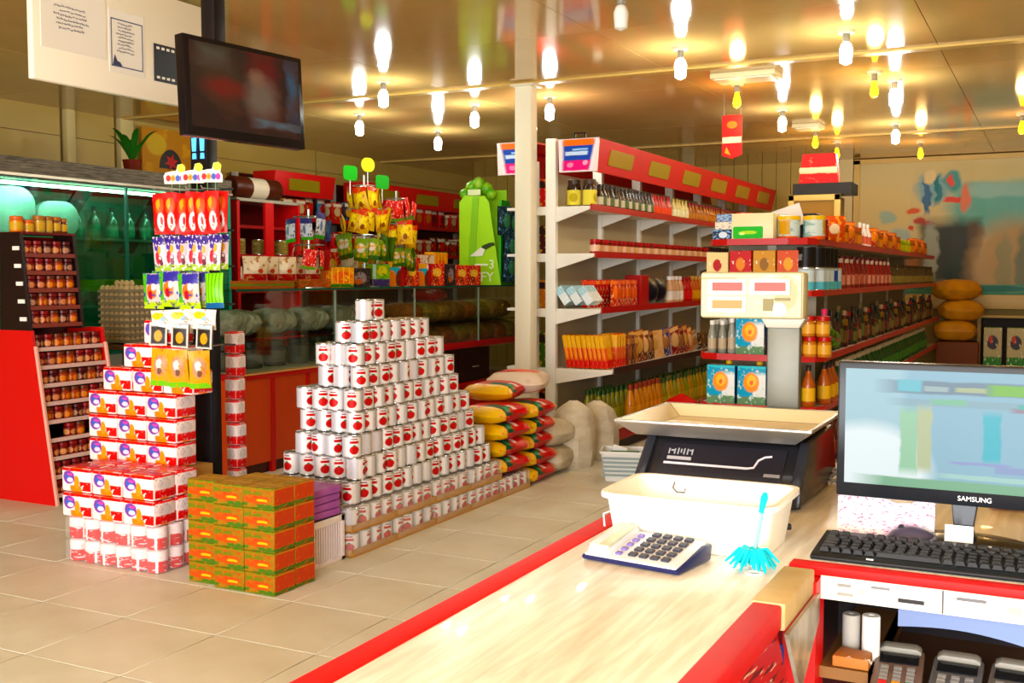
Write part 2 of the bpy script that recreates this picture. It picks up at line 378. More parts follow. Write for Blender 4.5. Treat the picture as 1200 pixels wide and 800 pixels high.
wbox('frame', -2.5, -2.42, 15.15, 15.215, 1.15, 2.98, [M('c8ae74', .35)], mu)
wbox('frame', -2.5, 1.2, 15.15, 15.215, 2.93, 2.99, [M('c8ae74', .35)], mu)
wbox('ledge', -2.5, 1.2, 15.1, 15.215, 1.02, 1.2, [M('bba578', .4)], mu, bev=.006)
fm = MB()
for k, (x, w, z0, z1) in enumerate([(-1.62, .3, 1.35, 2.85), (-1.2, .5, 1.3, 2.9), (-.6, .55, 1.25, 2.6)]):
    fm.grid(lambda u, v, x=x, w=w, z0=z0, z1=z1, k=k: (x+(u-.5)*w*(1.6-.9*v), 15.06+.05*math.sin(u*14+k)*(1-.6*v)+.02*math.sin(u*31+v*6), z0+(z1-z0)*v), 18, 10)
one('plastic_film', fm.mesh('film', film('clear_film', .03, .12), smooth=True), 'loose clear plastic film hanging in folds over the mural', 'plastic sheet')

# ================================================================ counter in the foreground (L shape)
def wood_mat():
    m, nt, b = new_mat('counter_laminate'); b.inputs['Roughness'].default_value = .3; b.inputs['Coat Weight'].default_value = .15
    tc = N(nt, 'ShaderNodeTexCoord'); mp = N(nt, 'ShaderNodeMapping'); mp.inputs['Scale'].default_value = (26, 2.2, 1)
    no = N(nt, 'ShaderNodeTexNoise'); no.inputs['Scale'].default_value = 2.4; no.inputs['Detail'].default_value = 6; no.inputs['Distortion'].default_value = .6
    rp = N(nt, 'ShaderNodeValToRGB'); e = rp.color_ramp.elements
    e[0].position = .3; e[0].color = lin('d6cec2'); e[1].position = .66; e[1].color = lin('f4f1ea')
    nt.links.new(tc.outputs['Object'], mp.inputs[0]); nt.links.new(mp.outputs[0], no.inputs['Vector']); nt.links.new(no.outputs[0], rp.inputs[0]); nt.links.new(rp.outputs[0], b.inputs['Base Color'])
    return m
LAM = wood_mat()
REDT = M('d81a14', .55, spec=.25, mottle=('c41611', 6, (1, 1, 1)))
ct = thing('sales_counter', 'L-shaped checkout counter with pale wood laminate top and red edges', 'counter', (-.6, 1.5, 0))
wput('worktop', MB().prism([(-.785, .3), (-.405, .3), (-.405, 1.905), (1.6, 1.905), (1.6, 2.95), (-.785, 2.95)], .92, .95, 'z'), LAM, ct, bev=.002)
wbox('edge_strip', -.83, -.785, .3, 2.95, .915, .953, REDT, ct, bev=.004)
wbox('edge_strip', -.405, -.36, .3, 1.62, .915, .953, REDT, ct, bev=.004)
wbox('tape_patch', -.407, -.355, 1.62, 1.84, .913, .955, M('cbbc98', .55, mottle=('b8a078', 9, (1, 1, 1))), ct, bev=.003, label='beige tape wrapped over the red edge')
wbox('edge_strip', -.405, 1.6, 1.87, 1.905, .935, .953, REDT, ct, bev=.003)
# front of the desk wing with glued paper labels
DPR = paint('desk_label_print', 'dcdad4', [('b', .02, .68, .006, .07, '8a8a88'), ('b', .021, .3, .007, .07, '9a9a96'), ('b', .035, .5, .004, .1, 'b0b0aa'), ('b', .05, .75, .008, .06, '77777a'), ('b', .075, .35, .011, .09, '2e2c30'), ('b', .1, .5, .0008, .5, '55555a'), ('b', .122, .72, .012, .07, '66666a'), ('b', .122, .4, .01, .06, 'b8b8b2'), ('b', .155, .5, .006, .16, 'a0a09a'), ('b', .185, .4, .008, .14, '9c9c98'), ('b', .26, .5, .02, .1, 'bdbdb6')], .45)
wbox('front_rail', -.35, 1.6, 1.868, 1.9, .898, .938, [M('f4f1ea', .45), DPR], ct, f=1)
wbox('side_panel', -.83, -.80, .3, 2.95, 0, .915, M('b8161a', .4), ct)
wput('red_post', MB().prism([(1.83, .934), (1.83, .0), (1.90, .0), (1.90, .934)][::-1], -.405, -.35, 'x'), RED, ct)
wput('slanted_fascia', MB().prism([(-.362, .915), (-.335, .80), (-.345, .80), (-.375, .915)][::-1], .3, 1.6, 'y'), paint('fascia_print', 'a8181a', [('n', 12, .58, '5c1012'), ('n', 20, .62, 'd8b8a8')], .3), ct)
wput('taped_flap', MB().prism([(1.6, .915), (1.84, .915), (1.84, .87), (1.7, .79)], -.352, -.346, 'x'), M('b9b4aa', .25, mottle=('7d7468', 14, (1, 1, 1))), ct, label='torn glossy grey tape on the end of the fascia')
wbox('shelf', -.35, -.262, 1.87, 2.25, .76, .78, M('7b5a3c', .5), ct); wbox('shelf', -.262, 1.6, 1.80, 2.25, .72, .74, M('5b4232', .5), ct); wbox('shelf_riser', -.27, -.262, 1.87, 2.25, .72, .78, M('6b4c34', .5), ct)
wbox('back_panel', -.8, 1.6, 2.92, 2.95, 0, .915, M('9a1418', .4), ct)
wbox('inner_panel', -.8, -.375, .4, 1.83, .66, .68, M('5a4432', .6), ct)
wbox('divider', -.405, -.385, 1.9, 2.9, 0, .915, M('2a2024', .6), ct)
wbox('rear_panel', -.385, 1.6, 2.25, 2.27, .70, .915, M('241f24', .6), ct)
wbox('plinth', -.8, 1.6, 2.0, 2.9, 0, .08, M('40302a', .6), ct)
# ---- scale
sc = thing('weighing_scale', 'black shop weighing scale with steel tray and tall customer display', 'scale', (-.66, 2.46, .95))
BP = M('1b1a1c', .3, coat=.3)
prof = [(2.29, .965), (2.30, .99), (2.385, 1.075), (2.42, 1.085), (2.62, 1.085), (2.68, 1.0), (2.68, .965)]
wput('body', MB().prism(prof[::-1], -.835, -.485, 'x'), BP, sc, bev=.006)
for s_ in (-.835, -.485):
    wput('side_cheek', MB().prism([(y, z) for y, z in [(2.28, .96), (2.29, 1.0), (2.385, 1.085), (2.64, 1.095), (2.69, .99), (2.69, .96)]][::-1], s_-.012, s_+.012, 'x'), M('2a2a2e', .22), sc, bev=.005)
for x in (-.82, -.5):
    for y in (2.33, 2.64): wput('foot', MB().lathe([(.018, .95), (.02, .965)], 12, (x, y, 0)), M('2b2b2b', .6), sc)
# tray, a flared pan
def pan(x0, x1, y0, y1, z, ins, dep, t=.004):
    b = MB(); o_ = [(x0, y0), (x1, y0), (x1, y1), (x0, y1)]; i_ = [(x0+ins, y0+ins*.8), (x1-ins, y0+ins*.8), (x1-ins, y1-ins*.5), (x0+ins, y1-ins*.5)]
    rings = [[(p[0], p[1], z-.006) for p in o_], [(p[0], p[1], z) for p in o_], [(p[0]+(t*2 if k in (0, 3) else -t*2), p[1]+(t*2 if k < 2 else -t*2), z) for k, p in enumerate(o_)], [(p[0], p[1], z-dep+t) for p in i_]]
    out = [(p[0], p[1], z-dep) for p in i_]
    vs = sum(rings, [])+out; fs = []
    for k in range(3): fs += [(k*4+j, k*4+(j+1) % 4, k*4+4+(j+1) % 4, k*4+4+j) for j in range(4)]
    fs.append((12, 13, 14, 15)); fs += [(16+j, 16+(j+1) % 4, (j+1) % 4, j) for j in range(4)]; fs.append((19, 18, 17, 16))
    return b.add(vs, fs, [0]*8+[1]*5+[0]*5, [[(0, 0), (1, 0), (1, 1), (0, 1)]]*len(fs))
wput('tray', pan(-.885, -.448, 2.265, 2.635, 1.128, .04, .036), [M('a9a8a4', .3, .85, bmp=(90, .05, .01, 'Object', (1, 40, 1))), M('d8ccb0', .35, .3)], sc, bev=.0015)  # cream inner faces carry a warm reflection in their colour
wput('tray_support', MB().box(-.8, -.53, 2.4, 2.58, 1.08, 1.094), M('37373a', .4), sc)
fr = Matrix.Translation((0, 2.3425, 1.0325)) @ Matrix.Rotation(math.radians(-45), 4, 'X')
def onpanel(name, mb, mats, label=None):   # front panel decoration: x, up-slope coords
    mb.xf(fr); wput(name, mb, mats, sc, label=label)
onpanel('panel_plate', MB().box(-.80, -.52, -.0035, .0, -.045, .045), M('232024', .35))
fin = MB().box(-.79, -.60, -.0052, -.003, -.014, -.009); fin.tube([(-.60, -.004, -.0115), (-.585, -.004, -.008), (-.578, -.004, .012), (-.565, -.004, .022), (-.55, -.004, .025)], .0026, 6)
onpanel('trim_line', fin, M('d9cfd2', .25))
lg = MB()
for i, (x, z, w, h) in enumerate([(-.785, .018, .003, .014), (-.78, .026, .01, .003), (-.772, .018, .003, .014), (-.764, .018, .003, .016), (-.757, .022, .003, .01), (-.75, .018, .003, .016), (-.742, .018, .003, .015), (-.737, .028, .008, .003), (-.731, .018, .003, .015), (-.785, .003, .056, .008)]): lg.box(x, x+w, -.0052, -.003, z-.004, z+h-.004)
onpanel('maker_logo', lg, M('c9c4c6', .3, .4))
onpanel('badge', MB().box(-.56, -.525, -.0052, -.003, -.03, -.022), M('a7a2a0', .3, .6))
wput('display_post', MB().box(-.645, -.565, 2.69, 2.72, .97, 1.335), M('6c6a60', .4, .3, mottle=('565550', 3, (1, 1, 2))), sc, bev=.004)
wbox('post_bracket', -.63, -.58, 2.66, 2.7, .97, 1.0, M('2a2a2c', .4), sc)
wput('post_cap', MB().prism([(-.66, 1.345), (-.645, 1.32), (-.565, 1.32), (-.55, 1.345)], 2.68, 2.73, 'y'), M('a8a096', .4), sc, bev=.003)
hp = wbox('display_head', -.812, -.552, 2.67, 2.725, 1.342, 1.458, M('a8a084', .4), sc, bev=.008)
wb_ = MB().box(-.806, -.558, 2.666, 2.671, 1.348, 1.452)
wput('display_face', wb_, paint('scale_face', 'b6b094', [('n', 5, .56, 'bebaa0'), ('e', .85, .55, .12, .4, '9a9478'), ('b', .08, .9, .3, .03, '8f8a70')], .3), sc)
for (x, z, c) in ((-.79, 1.402, '84382a'), (-.683, 1.402, '84382a'), (-.79, 1.358, '8c6c38')):
    wbox('readout_window', x, x+.098, 2.6625, 2.667, z, z+.038, [M('c4c0b2', .3)], sc)
    wbox('readout', x+.012, x+.088, 2.6605, 2.663, z+.009, z+.03, [M(c, .3)], sc)
wput('sticker', MB().lathe([(.017, 0), (.017, .002)], 16, (0, 0, 0), ax='y').move(-.61, 2.6635, 1.366), M('f3f0ea', .4), sc)
wput('keypad_print', MB().box(-.65, -.625, 2.6625, 2.667, 1.362, 1.392).box(-.622, -.585, 2.6625, 2.667, 1.388, 1.394), M('6e6440', .4), sc)
# ---- white tub on the counter and what it holds
tb = thing('plastic_tub', 'open white plastic tub on the counter in front of the weighing scale', 'tub', (-.6, 1.96, .95))
def rrect(x0, x1, y0, y1, r, n=4):
    pts = []
    for cx, cy, a0 in ((x1-r, y0+r, -90), (x1-r, y1-r, 0), (x0+r, y1-r, 90), (x0+r, y0+r, 180)):
        for k in range(n+1): a = math.radians(a0+90*k/n); pts.append((cx+r*math.cos(a), cy+r*math.sin(a)))
    return pts
def loft(rings, capb=True, capt=True, m=0):
    b = MB(); k = len(rings[0]); vs = sum([list(r) for r in rings], []); fs = []
    for i in range(len(rings)-1): fs += [(i*k+j, i*k+(j+1) % k, (i+1)*k+(j+1) % k, (i+1)*k+j) for j in range(k)]
    us = [[(0, 0), (1, 0), (1, 1), (0, 1)]]*len(fs)
    if capb: fs.append(tuple(range(k-1, -1, -1))); us = us+[[(0, 0)]*k]
    if capt: fs.append(tuple((len(rings)-1)*k+j for j in range(k))); us = us+[[(0, 0)]*k]
    return b.add(vs, fs, [m]*len(fs), us)
def ring(x0, x1, y0, y1, r, z): return [(p[0], p[1], z) for p in rrect(x0, x1, y0, y1, r)]
TW = M('fafaf6', .4)
wput('tub_shell', loft([ring(-.735, -.448, 1.872, 2.055, .025, .951), ring(-.748, -.436, 1.86, 2.072, .03, 1.035), ring(-.758, -.426, 1.85, 2.082, .034, 1.038), ring(-.758, -.426, 1.85, 2.082, .034, 1.048), ring(-.748, -.436, 1.86, 2.072, .03, 1.048), ring(-.744, -.44, 1.864, 2.068, .028, 1.036), ring(-.73, -.453, 1.877, 2.05, .022, .956)]), TW, tb, smooth=True)
one('metal_clip', MB().tube([(0, 0, .012), (-.004, 0, .0), (.004, 0, -.008), (.02, 0, -.008), (.022, 0, .0)], .0016, 6).mesh('clip', GREY), 'small bent grey wire clip hanging inside the white tub', 'clip', None, (-.675, 2.062, 1.026))
one('eraser', carton(.022, .012, .01, [M('e3d23a', .5)]), 'small yellow eraser inside the white tub', 'eraser', None, (-.585, 2.035, .957), .3)
one('marker_pen', MB().lathe([(.004, 0), (.008, .01), (.008, .1), (.006, .125)], 10, ax='x').mesh('pen', M('2b2e33', .4), smooth=True), 'dark marker pen lying inside the white tub', 'pen', None, (-.56, 2.03, .965), .5)
# ---- calculator
ca = thing('calculator', 'silver and navy desktop calculator on the counter', 'calculator', (-.635, 1.785, .951), math.radians(-7))
ca.rotation_euler = (math.radians(0), 0, math.radians(-9))
NAVY = M('23264f', .3); SIL = M('d9d9de', .3, .2)
put('base', MB().prism([(-.062, .0), (.062, .0), (.068, .028), (.035, .03), (-.066, .008)], -.095, .095, 'x').mesh('base', NAVY, bev=.004), ca)
up_ = Matrix.Translation((0, 0, .0105)) @ Matrix.Rotation(math.radians(10.5), 4, 'X')
def oncalc(name, mb, mats, bev=0, parent=ca): return put(name, mb.xf(up_).mesh(name, mats, bev=bev), parent)
oncalc('face_plate', MB().box(-.09, .09, -.062, .058, .008, .014), SIL, .003)
dh = oncalc('display_hood', MB().prism([(-.088, .012), (-.04, .012), (-.046, .024), (-.08, .03)], -.055, .056, 'y'), M('c9cbd0', .25), .003)
oncalc('display_window', MB().box(-.084, -.045, -.05, .05, .024, .0275), M('c7cdb9', .15))
kp = MB().box(-.0055, .0055, -.0065, .0065, 0, .005).mesh('key', M('3a3b44', .4), bev=.001, seg=1); kp2 = MB().box(-.0055, .0055, -.0055, .0055, 0, .004).mesh('key', M('7a6fae', .4), bev=.001, seg=1)
cm = [up_ @ Matrix.Translation((-.002+i*.0212, -.042+j*.022, .0135)) for i in range(4) for j in range(5)]
for q in cm: o = put('key', kp, ca); o.matrix_basis = q @ Matrix.Scale(1.35, 4, (1, 0, 0))
for j in range(5): o = put('key', kp2, ca); o.matrix_basis = up_ @ Matrix.Translation((-.028, -.045+j*.02, .0135))
oncalc('hinge', MB().tube([(-.094, .02, .03), (-.1, .03, .05), (-.08, .055, .055), (-.07, .05, .03)], .002, 6), M('b9bcc2', .3))
# ---- teal duster
du = thing('feather_duster', 'turquoise tassel duster with thin pale handle leaning on the white tub', 'duster', (-.45, 1.80, .951), 0)
wput('handle', MB().tube([(-.452, 1.815, .975), (-.447, 1.838, 1.03), (-.445, 1.85, 1.062)], .0035, 8), M('8cb8b8', .35), du)
wput('grip', MB().tube([(-.447, 1.838, 1.042), (-.4445, 1.851, 1.066), (-.444, 1.856, 1.074)], [.0045, .007, .004], 8), M('52c9d6', .35), du, smooth=True)
ta = MB(); rr = random.Random(3)
for k in range(46):
    a = rr.uniform(0, 6.28); l = rr.uniform(.02, .05); up = rr.uniform(-.01, .0)
    p0 = Vector((-.452, 1.814, .982)); p2 = Vector((-.452+l*math.cos(a)*1.0, 1.80+l*math.sin(a)*.8, .955+rr.random()*.012))
    ta.tube([p0, (p0+p2)/2+Vector((0, 0, .012)), p2], [.002, .0042, .002], 5)
wput('tassels', ta, M('4fc8d8', .5), du, smooth=True)['kind'] = 'stuff'
wput('cord_loop', MB().tube([(-.44+.014*math.cos(a*.52), 1.772+.012*math.sin(a*.52), .954) for a in range(13)], .0022, 6), M('eceae4', .4), du)
# ---- monitor
mo = thing('monitor', 'flat computer monitor with black bezel showing a pale blue screen', 'monitor', (-.12, 2.12, .951))
SCR = paint('screen_print', '8fb4c4', [('b', .11, .5, .14, .6, 'a6c6cf'), ('e', .1, .12, .26, .4, 'e9f3f4'), ('b', .62, .86, .44, .055, '69808f'), ('b', .27, .87, .05, .05, '6fb8c4'), ('b', .38, .85, .05, .02, '9db0b0'), ('b', .52, .85, .06, .02, 'a9b58f'), ('b', .74, .855, .15, .045, '79b23a'), ('b', .62, .73, .4, .03, '8aa9b4'), ('b', .8, .7, .12, .02, '8f7f8d'), ('b', .43, .74, .07, .025, '7fb89a'), ('b', .75, .73, .05, .018, '58a9a0'),
 ('b', .27, .40, .035, .27, '9cc7a6'), ('b', .335, .42, .03, .27, 'b6bf9a'), ('b', .605, .46, .035, .2, '3fb0bd'), ('b', .56, .24, .12, .012, '8f9ac4'), ('b', .68, .2, .06, .03, '8a9cc0'), ('b', .6, .03, .5, .05, '7fae8e'), ('b', .7, .12, .3, .02, 'a9cdc6')], .15, warp=.02, wscale=9, emit=.78, soft=.15)
wput('casing', MB().box(-.368, .082, 2.1, 2.135, 1.033, 1.288), M('17191d', .25), mo, bev=.004)
wbox('back_shell', -.30, .02, 2.135, 2.16, 1.05, 1.25, M('202226', .4), mo, bev=.01)
wbox('screen', -.353, .067, 2.0965, 2.1005, 1.06, 1.276, [M('101010', .3), SCR], mo, f=1)
wput('neck', MB().prism([(-.165, 1.035), (-.12, 1.035), (-.127, .985), (-.12, .965), (-.175, .965), (-.16, .985)][::-1], 2.112, 2.14, 'y'), M('191b20', .2), mo, bev=.003)
wput('base', MB().lathe([(.125, 0), (.13, .006), (.11, .012), (.03, .018)], 28).xf(Matrix.Translation((-.145, 2.14, .951)) @ Matrix.Diagonal((1, .62, 1, 1))), M('16181c', .15), mo, smooth=True)
lt = put('brand_lettering', text_mesh('SAMSUNG', .0125, M('e9e9ec', .3), .0003), mo, (-.125+.12, 2.0985-2.12, 1.0465-.951), (math.radians(90), 0, 0))
one('price_card', MB().box(-.024, .024, -.0008, .0008, 0, .03).mesh('card', M('f3f3f0', .5)), 'blank white card propped on the base of the computer monitor', 'card', None, (-.150, 2.10, .966), 0, (math.radians(-10), 0, 0))
pk = paint('wrapper_print', 'f1ecee', [('n', 14, .57, 'd8c2d4'), ('b', .68, .5, .2, .5, 'e3cfe0'), ('n', 22, .6, 'b46a86'), ('b', .99, .5, .03, .5, 'c9a8d8')], .4)
one('plastic_packet', MB().grid(lambda u, v: (-.372+u*.175, 2.135+.0+.02*u+.004*math.sin(9*u), .952+(.075+.012*math.sin(7*u))*v), 8, 3).grid(lambda u, v: (-.197-u*.175, 2.15+.006*math.sin(9*u)-.0*u, .952+(.075+.012*math.sin(7*(1-u)))*v), 8, 3).mesh('packet', pk, smooth=True), 'white and pink printed plastic packet standing behind the monitor', 'packet', None, (0, .01, 0))
# mouse
ms = thing('computer_mouse', 'dark grey computer mouse behind the keyboard beside the monitor foot', 'mouse', (-.232, 2.125, .951), -.1)
def mouse_fn(u, v): a = math.pi*v; t = 2*math.pi*u; return (.045*math.sin(a)*math.cos(t), .028*math.sin(a)*math.sin(t), max(.0, .026*math.cos(a)+.004))
put('shell', MB().grid(mouse_fn, 18, 10).mesh('shell', M('4a4657', .25), smooth=True), ms)
put('wheel', MB().lathe([(.006, -.003), (.006, .003)], 10, (-.02, 0, .026), ax='y').mesh('wheel', BLACK), ms)
# ---- keyboard
kb = thing('keyboard', 'black computer keyboard at the edge of the counter below the monitor', 'keyboard', (-.155, 2.005, .951), math.radians(.5))
KB = M('141518', .45); put('body', MB().prism([(-.085, .0), (.075, .0), (.075, .019), (-.07, .011), (-.085, .008)], -.225, .235, 'x').mesh('body', KB, bev=.003), kb)
ku = Matrix.Translation((0, 0, .0145)) @ Matrix.Rotation(math.radians(3.15), 4, 'X'); kmesh = MB()
def keycap(w):
    b = MB(); b.add([(-w/2, -.008, 0), (w/2, -.008, 0), (w/2, .008, 0), (-w/2, .008, 0), (-w/2+.0025, -.0055, .007), (w/2-.0025, -.0055, .007), (w/2-.0025, .0065, .007), (-w/2+.0025, .0065, .007)], [(0, 1, 5, 4), (1, 2, 6, 5), (2, 3, 7, 6), (3, 0, 4, 7), (4, 5, 6, 7)], [0]*5, [[(0, 0), (1, 0), (1, 1), (0, 1)]]*5)
    return b.mesh('key', M('16171a', .55, spec=.3))
k1, k15, k6 = keycap(.0165), keycap(.026), keycap(.105); km = M('9d9da0', .5)
for j in range(6):
    y = -.055+j*.0192+(.006 if j == 5 else 0); x = -.214
    while x < .222:
        if j == 0 and -.13 < x < -.06: me, w = k6, .108
        elif x < -.2 and j in (1, 2, 3): me, w = k15, .029
        else: me, w = k1, .0192
        if j == 5 and R.random() < .12: x += .012; continue
        if j == 0 and me is k6: x += 0
        o = put('key', me, kb); o.matrix_basis = ku @ Matrix.Translation((x+w/2, y, 0)); x += w
put('logo_plate', MB().box(.0-.13, -.118, -.0815, -.0765, .0085, .0105).mesh('plate', M('d5d5d8', .3)), kb)
put('logo_plate', MB().box(.055, .075, .06, .066, .0185, .0205).mesh('plate', M('d5d5d8', .3)), kb)
# ---- things under the desk wing
for i, (x, y, h, c, lb) in enumerate([(-.312, 1.955, .07, 'a9a7a2', 'grey-white paper till roll standing in the open compartment under the desk'), (-.277, 1.945, .075, 'f4f2ee', 'bright white paper till roll nearest the red post under the desk')]):
    t = thing('paper_roll', lb, 'paper roll', (x, y, .78)); 
    put('roll', MB().lathe([(.0145, 0), (.0155, .002), (.0155, h), (.0145, h+.002), (.006, h+.002), (.006, h-.03)], 18).mesh('roll', M(c, .6), smooth=True), t)
    put('core', MB().lathe([(.0058, h-.03), (.0058, h-.002)], 10, cap=(False, True)).mesh('core', M('4d4a48', .6)), t)
one('paper_sheets', MB().grid(lambda u, v: (-.235+u*.26, 1.965+.01*math.sin(3*u), .838+.052*v-.015*u*u*(1-v)+.006*math.sin(4*u)), 14, 4).grid(lambda u, v: (.025-u*.26, 1.969+.01*math.sin(3*(1-u)), .838+.052*v-.015*(1-u)**2*(1-v)+.006*math.sin(4*(1-u))), 14, 4).mesh('sheets', M('7a88ac', .5), smooth=True), 'curled pale blue paper sheets pushed in behind the card terminals', 'paper')
def terminal(label, x, y, rz, body, scr, has_cap):
    t = thing('card_terminal', label, 'card terminal', (x, y, .741), rz, 'card terminals under the desk')
    tl = Matrix.Rotation(math.radians(6), 4, 'X')
    put('body', MB().prism(rrect(-.038, .038, 0, .16, .012), 0, .035, 'z').xf(tl).mesh('body', body, bev=.003), t)
    put('printer_cover', MB().prism([(-.033, .0), (.033, .0), (.033, .006), (.025, .011), (-.025, .011), (-.033, .006)], .135, .16, 'y').xf(Matrix.Translation((0, 0, .0)) @ tl @ Matrix.Translation((0, 0, .034))).mesh('cover', M('8c8a84', .4), bev=.002), t)
    put('screen', MB().box(-.03, .03, .092, .13, .0345, .037).xf(tl).mesh('screen', M('16181c', .12)), t)
    cols = ['8d8f92']*3
    t.scale = (1.05, 1, 1)
    for r_ in range(5):
        for c_ in range(3):
            hx = ('c23a30', 'd9a51c', '3f9e3a')[c_] if r_ == 0 else '8f8f90'
            put('key', MB().box(-.006, .006, -.0045, .0045, 0, .004).mesh('key', M(hx, .4)), t).matrix_basis = tl @ Matrix.Translation((-.02+.02*c_, .014+r_*.0145, .0348))
    return t
terminal('grey card terminal with coloured keys nearest the paper rolls', -.222, 1.835, .06, M('6f5a50', .4), None, 1)
terminal('dark grey card terminal in the middle of the three under the desk', -.135, 1.83, .0, M('5c5c5e', .4), None, 0)
terminal('grey card terminal at the right edge of the picture under the desk', -.05, 1.835, -.04, M('66625e', .4), None, 0)
one('cardboard_flap', MB().prism([(-.33, 1.875), (-.27, 1.875), (-.27, 1.92), (-.325, 1.93)], .781, .80, 'z').mesh('flap', M('a8724a', .6), bev=.002), 'brown cardboard piece in front of the white paper rolls', 'cardboard')
one('crumpled_paper', MB().grid(lambda u, v: (-.318+u*.05, 1.875+.03*v, .783+.02*abs(math.sin(5*u+2*v))*(1-.5*v)), 6, 4).mesh('paper', M('e2ddd4', .6)), 'small crumpled white paper scrap at the front of the open compartment', 'paper')
for i, (c, y) in enumerate([('e0c030', 1.66), ('2a9a9a', 1.70), ('3a4aa0', 1.78), ('d8d8d8', 1.745)]):
    one('pen', MB().lathe([(.003, 0), (.005, .01), (.005, .13), (.003, .14)], 8).mesh('pen', M(c, .4), smooth=True), ('yellow', 'teal', 'blue', 'white')[i]+' pen standing below the red counter edge', 'pen', 'pens below the counter edge', (-.395, y, .70), 0, (.12*i-.2, 0, 0))
one('pen_tray', MB().box(-.41, -.375, 1.62, 1.82, .68, .70).mesh('tray', M('4a2a2a', .5), bev=.003), 'narrow dark tray holding pens below the counter edge', 'tray')
one('red_packet', pouch(.09, .13, .04, [M('b81014', .3), M('b81014', .3)]), 'small red packet standing on the counter between scale and monitor', 'packet', None, (-.435, 2.72, .951), -.3)
one('cable_bundle', MB().tube([(-.47+.03*math.sin(a*.9), 2.60+.012*a*.35, .962+.012*(a % 3)) for a in range(16)], .004, 6).mesh('cable', M('8a8a88', .35, .4), smooth=True), 'loose grey cable bundle on the counter right of the scale', 'cable')
one('plastic_wrapper', MB().grid(lambda u, v: (-.12+.26*u, 2.5+.16*v, .953+.018*abs(math.sin(6*u+3*v))), 10, 6).mesh('wrapper', paint('wrapper_colours', 'c8321c', [('e', .8, .6, .2, .3, '1c8a3a'), ('n', 6, .6, 'e08a2c')], .3)), 'crumpled red and green wrapper on the counter behind the monitor', 'wrapper')
one('monitor_cable', MB().tube([(-.04, 2.13, 1.035), (-.03, 2.15, 1.0), (.01, 2.16, .985), (.06, 2.15, 1.0), (.09, 2.16, 1.04)], .004, 6).mesh('cable', BLACK, smooth=True), 'black cable drooping below the monitor casing', 'cable')
# ================================================================ tissue pack stack
TIS = paint('tissue_front', 'f5e9e6', [('b', .5, .94, 1, .08, 'd8202c'), ('b', .82, .2, .2, .26, 'd01c28'), ('b', .5, .04, 1, .05, 'f0d8d6'), ('b', .5, .12, .2, .16, 'f08a2a'), ('e', .52, .42, .09, .28, 'f39a3c'), ('e', .26, .6, .2, .27, '7d3f9a'), ('e', .24, .62, .12, .15, '4a62b8'), ('e', .3, .5, .1, .1, 'd9d3ea'), ('e', .3, .72, .1, .06, 'c45aa6'), ('n', 6, .64, 'fbf6f4')], .22, warp=.06, wscale=7, coat=.4)
TISS = paint('tissue_side', 'f1e3e0', [('b', .5, .22, .5, .2, 'cf1b27'), ('b', .5, .96, 1, .06, 'd8202c'), ('e', .5, .62, .3, .22, 'd8cfce'), ('n', 7, .62, 'b9abae')], .22, warp=.05, coat=.4)
TIST = paint('tissue_top', 'd9343a', [('n', 5, .6, 'e8a9a6'), ('b', .5, .5, .5, .1, 'c31924')], .25, coat=.4)
def tissue_mesh(w, d, h):
    b = MB(); k = 3   # softly pillowed block
    return MB().box(-w/2+.002, w/2-.002, 0, d, .001, h-.002, 1, f=0, t=2, d=2).mesh('tissue_pack', [TIS, TISS, TIST], bev=.011, seg=2)
TPW, TPD, TPH = .207, .15, .126
tpm = tissue_mesh(TPW, TPD, TPH)
G = 'tissue packs in the red and white stack'
def tier(name, xs, y, z, rows=1):
    for x in xs:
        for r_ in range(rows):
            one('tissue_pack', tpm, 'red and white tissue pack '+name+(', %s from left' % nth(1+xs.index(x)))+(', behind' if r_ else ''), 'tissue pack', G, (x, y+r_*(TPD+.002), z), R.uniform(-.02, .02))
# two tiers of clear wrapped roll packs at the bottom
ROLL = paint('roll_print', 'eee2e2', [('b', .5, .3, 1, .3, 'c01c2c'), ('s', 0, 3, .12, 'f7f0ee'), ('n', 8, .6, 'e8c8ca')], .35, warp=.03)
rollm = MB().lathe([(.042, 0), (.05, .006), (.05, .106), (.042, .112), (.015, .112), (.015, .1)], 14).mesh('roll', ROLL, smooth=True)
FILM = film('shrink_film', .10, .12)
wm = MB().box(0, .64, 0, .42, 0, .114).mesh('wrap', FILM, bev=.015)
for k in range(2):
    t = thing('wrapped_roll_pack', 'clear-wrapped pack of red and white paper rolls, '+('lowest' if k == 0 else 'second')+' tier of the tissue stack', 'roll pack', (-4.49, 3.84, k*.115), 0, 'wrapped roll packs under the tissue stack')
    for i in range(6): put('roll', rollm, t, (.055+i*.106, .053, .001), (0, 0, R.random()*6))
    for j in range(1, 4): put('roll', rollm, t, (.055+5*.106, .053+j*.104, .001), (0, 0, R.random()*6))
    put('wrap', wm, t)
Z0 = .232
for k in range(2): tier('with purple emblem, front block, '+('lower' if k == 0 else 'upper')+' tier', [-4.385+i*.21 for i in range(3)], 3.83, Z0+k*.127, 2)
# rear block: three full tiers, then stepping up to the right
box('brown_carton', -4.62, -3.97, 4.15, 4.36, 0, .46, M('b08a5a', .7)); tag(bpy.data.objects['brown_carton'], 'plain brown carton under the rear block of tissue packs', 'carton')
for k in range(3): tier('with purple emblem, rear block, %s full tier' % ('lowest', 'middle', 'top')[k], [-4.52+i*.208 for i in range(3)], 4.13+.02*0, .461+k*.127, 1)
tier('on the first step above the full tiers', [-4.42, -4.205, -3.995][0:3], 4.14, .461+3*.127)
tier('on the second step from the top', [-4.27, -4.06], 4.145, .461+4*.127)
tier('on the very top of the stack', [-4.13], 4.15, .461+5*.127)
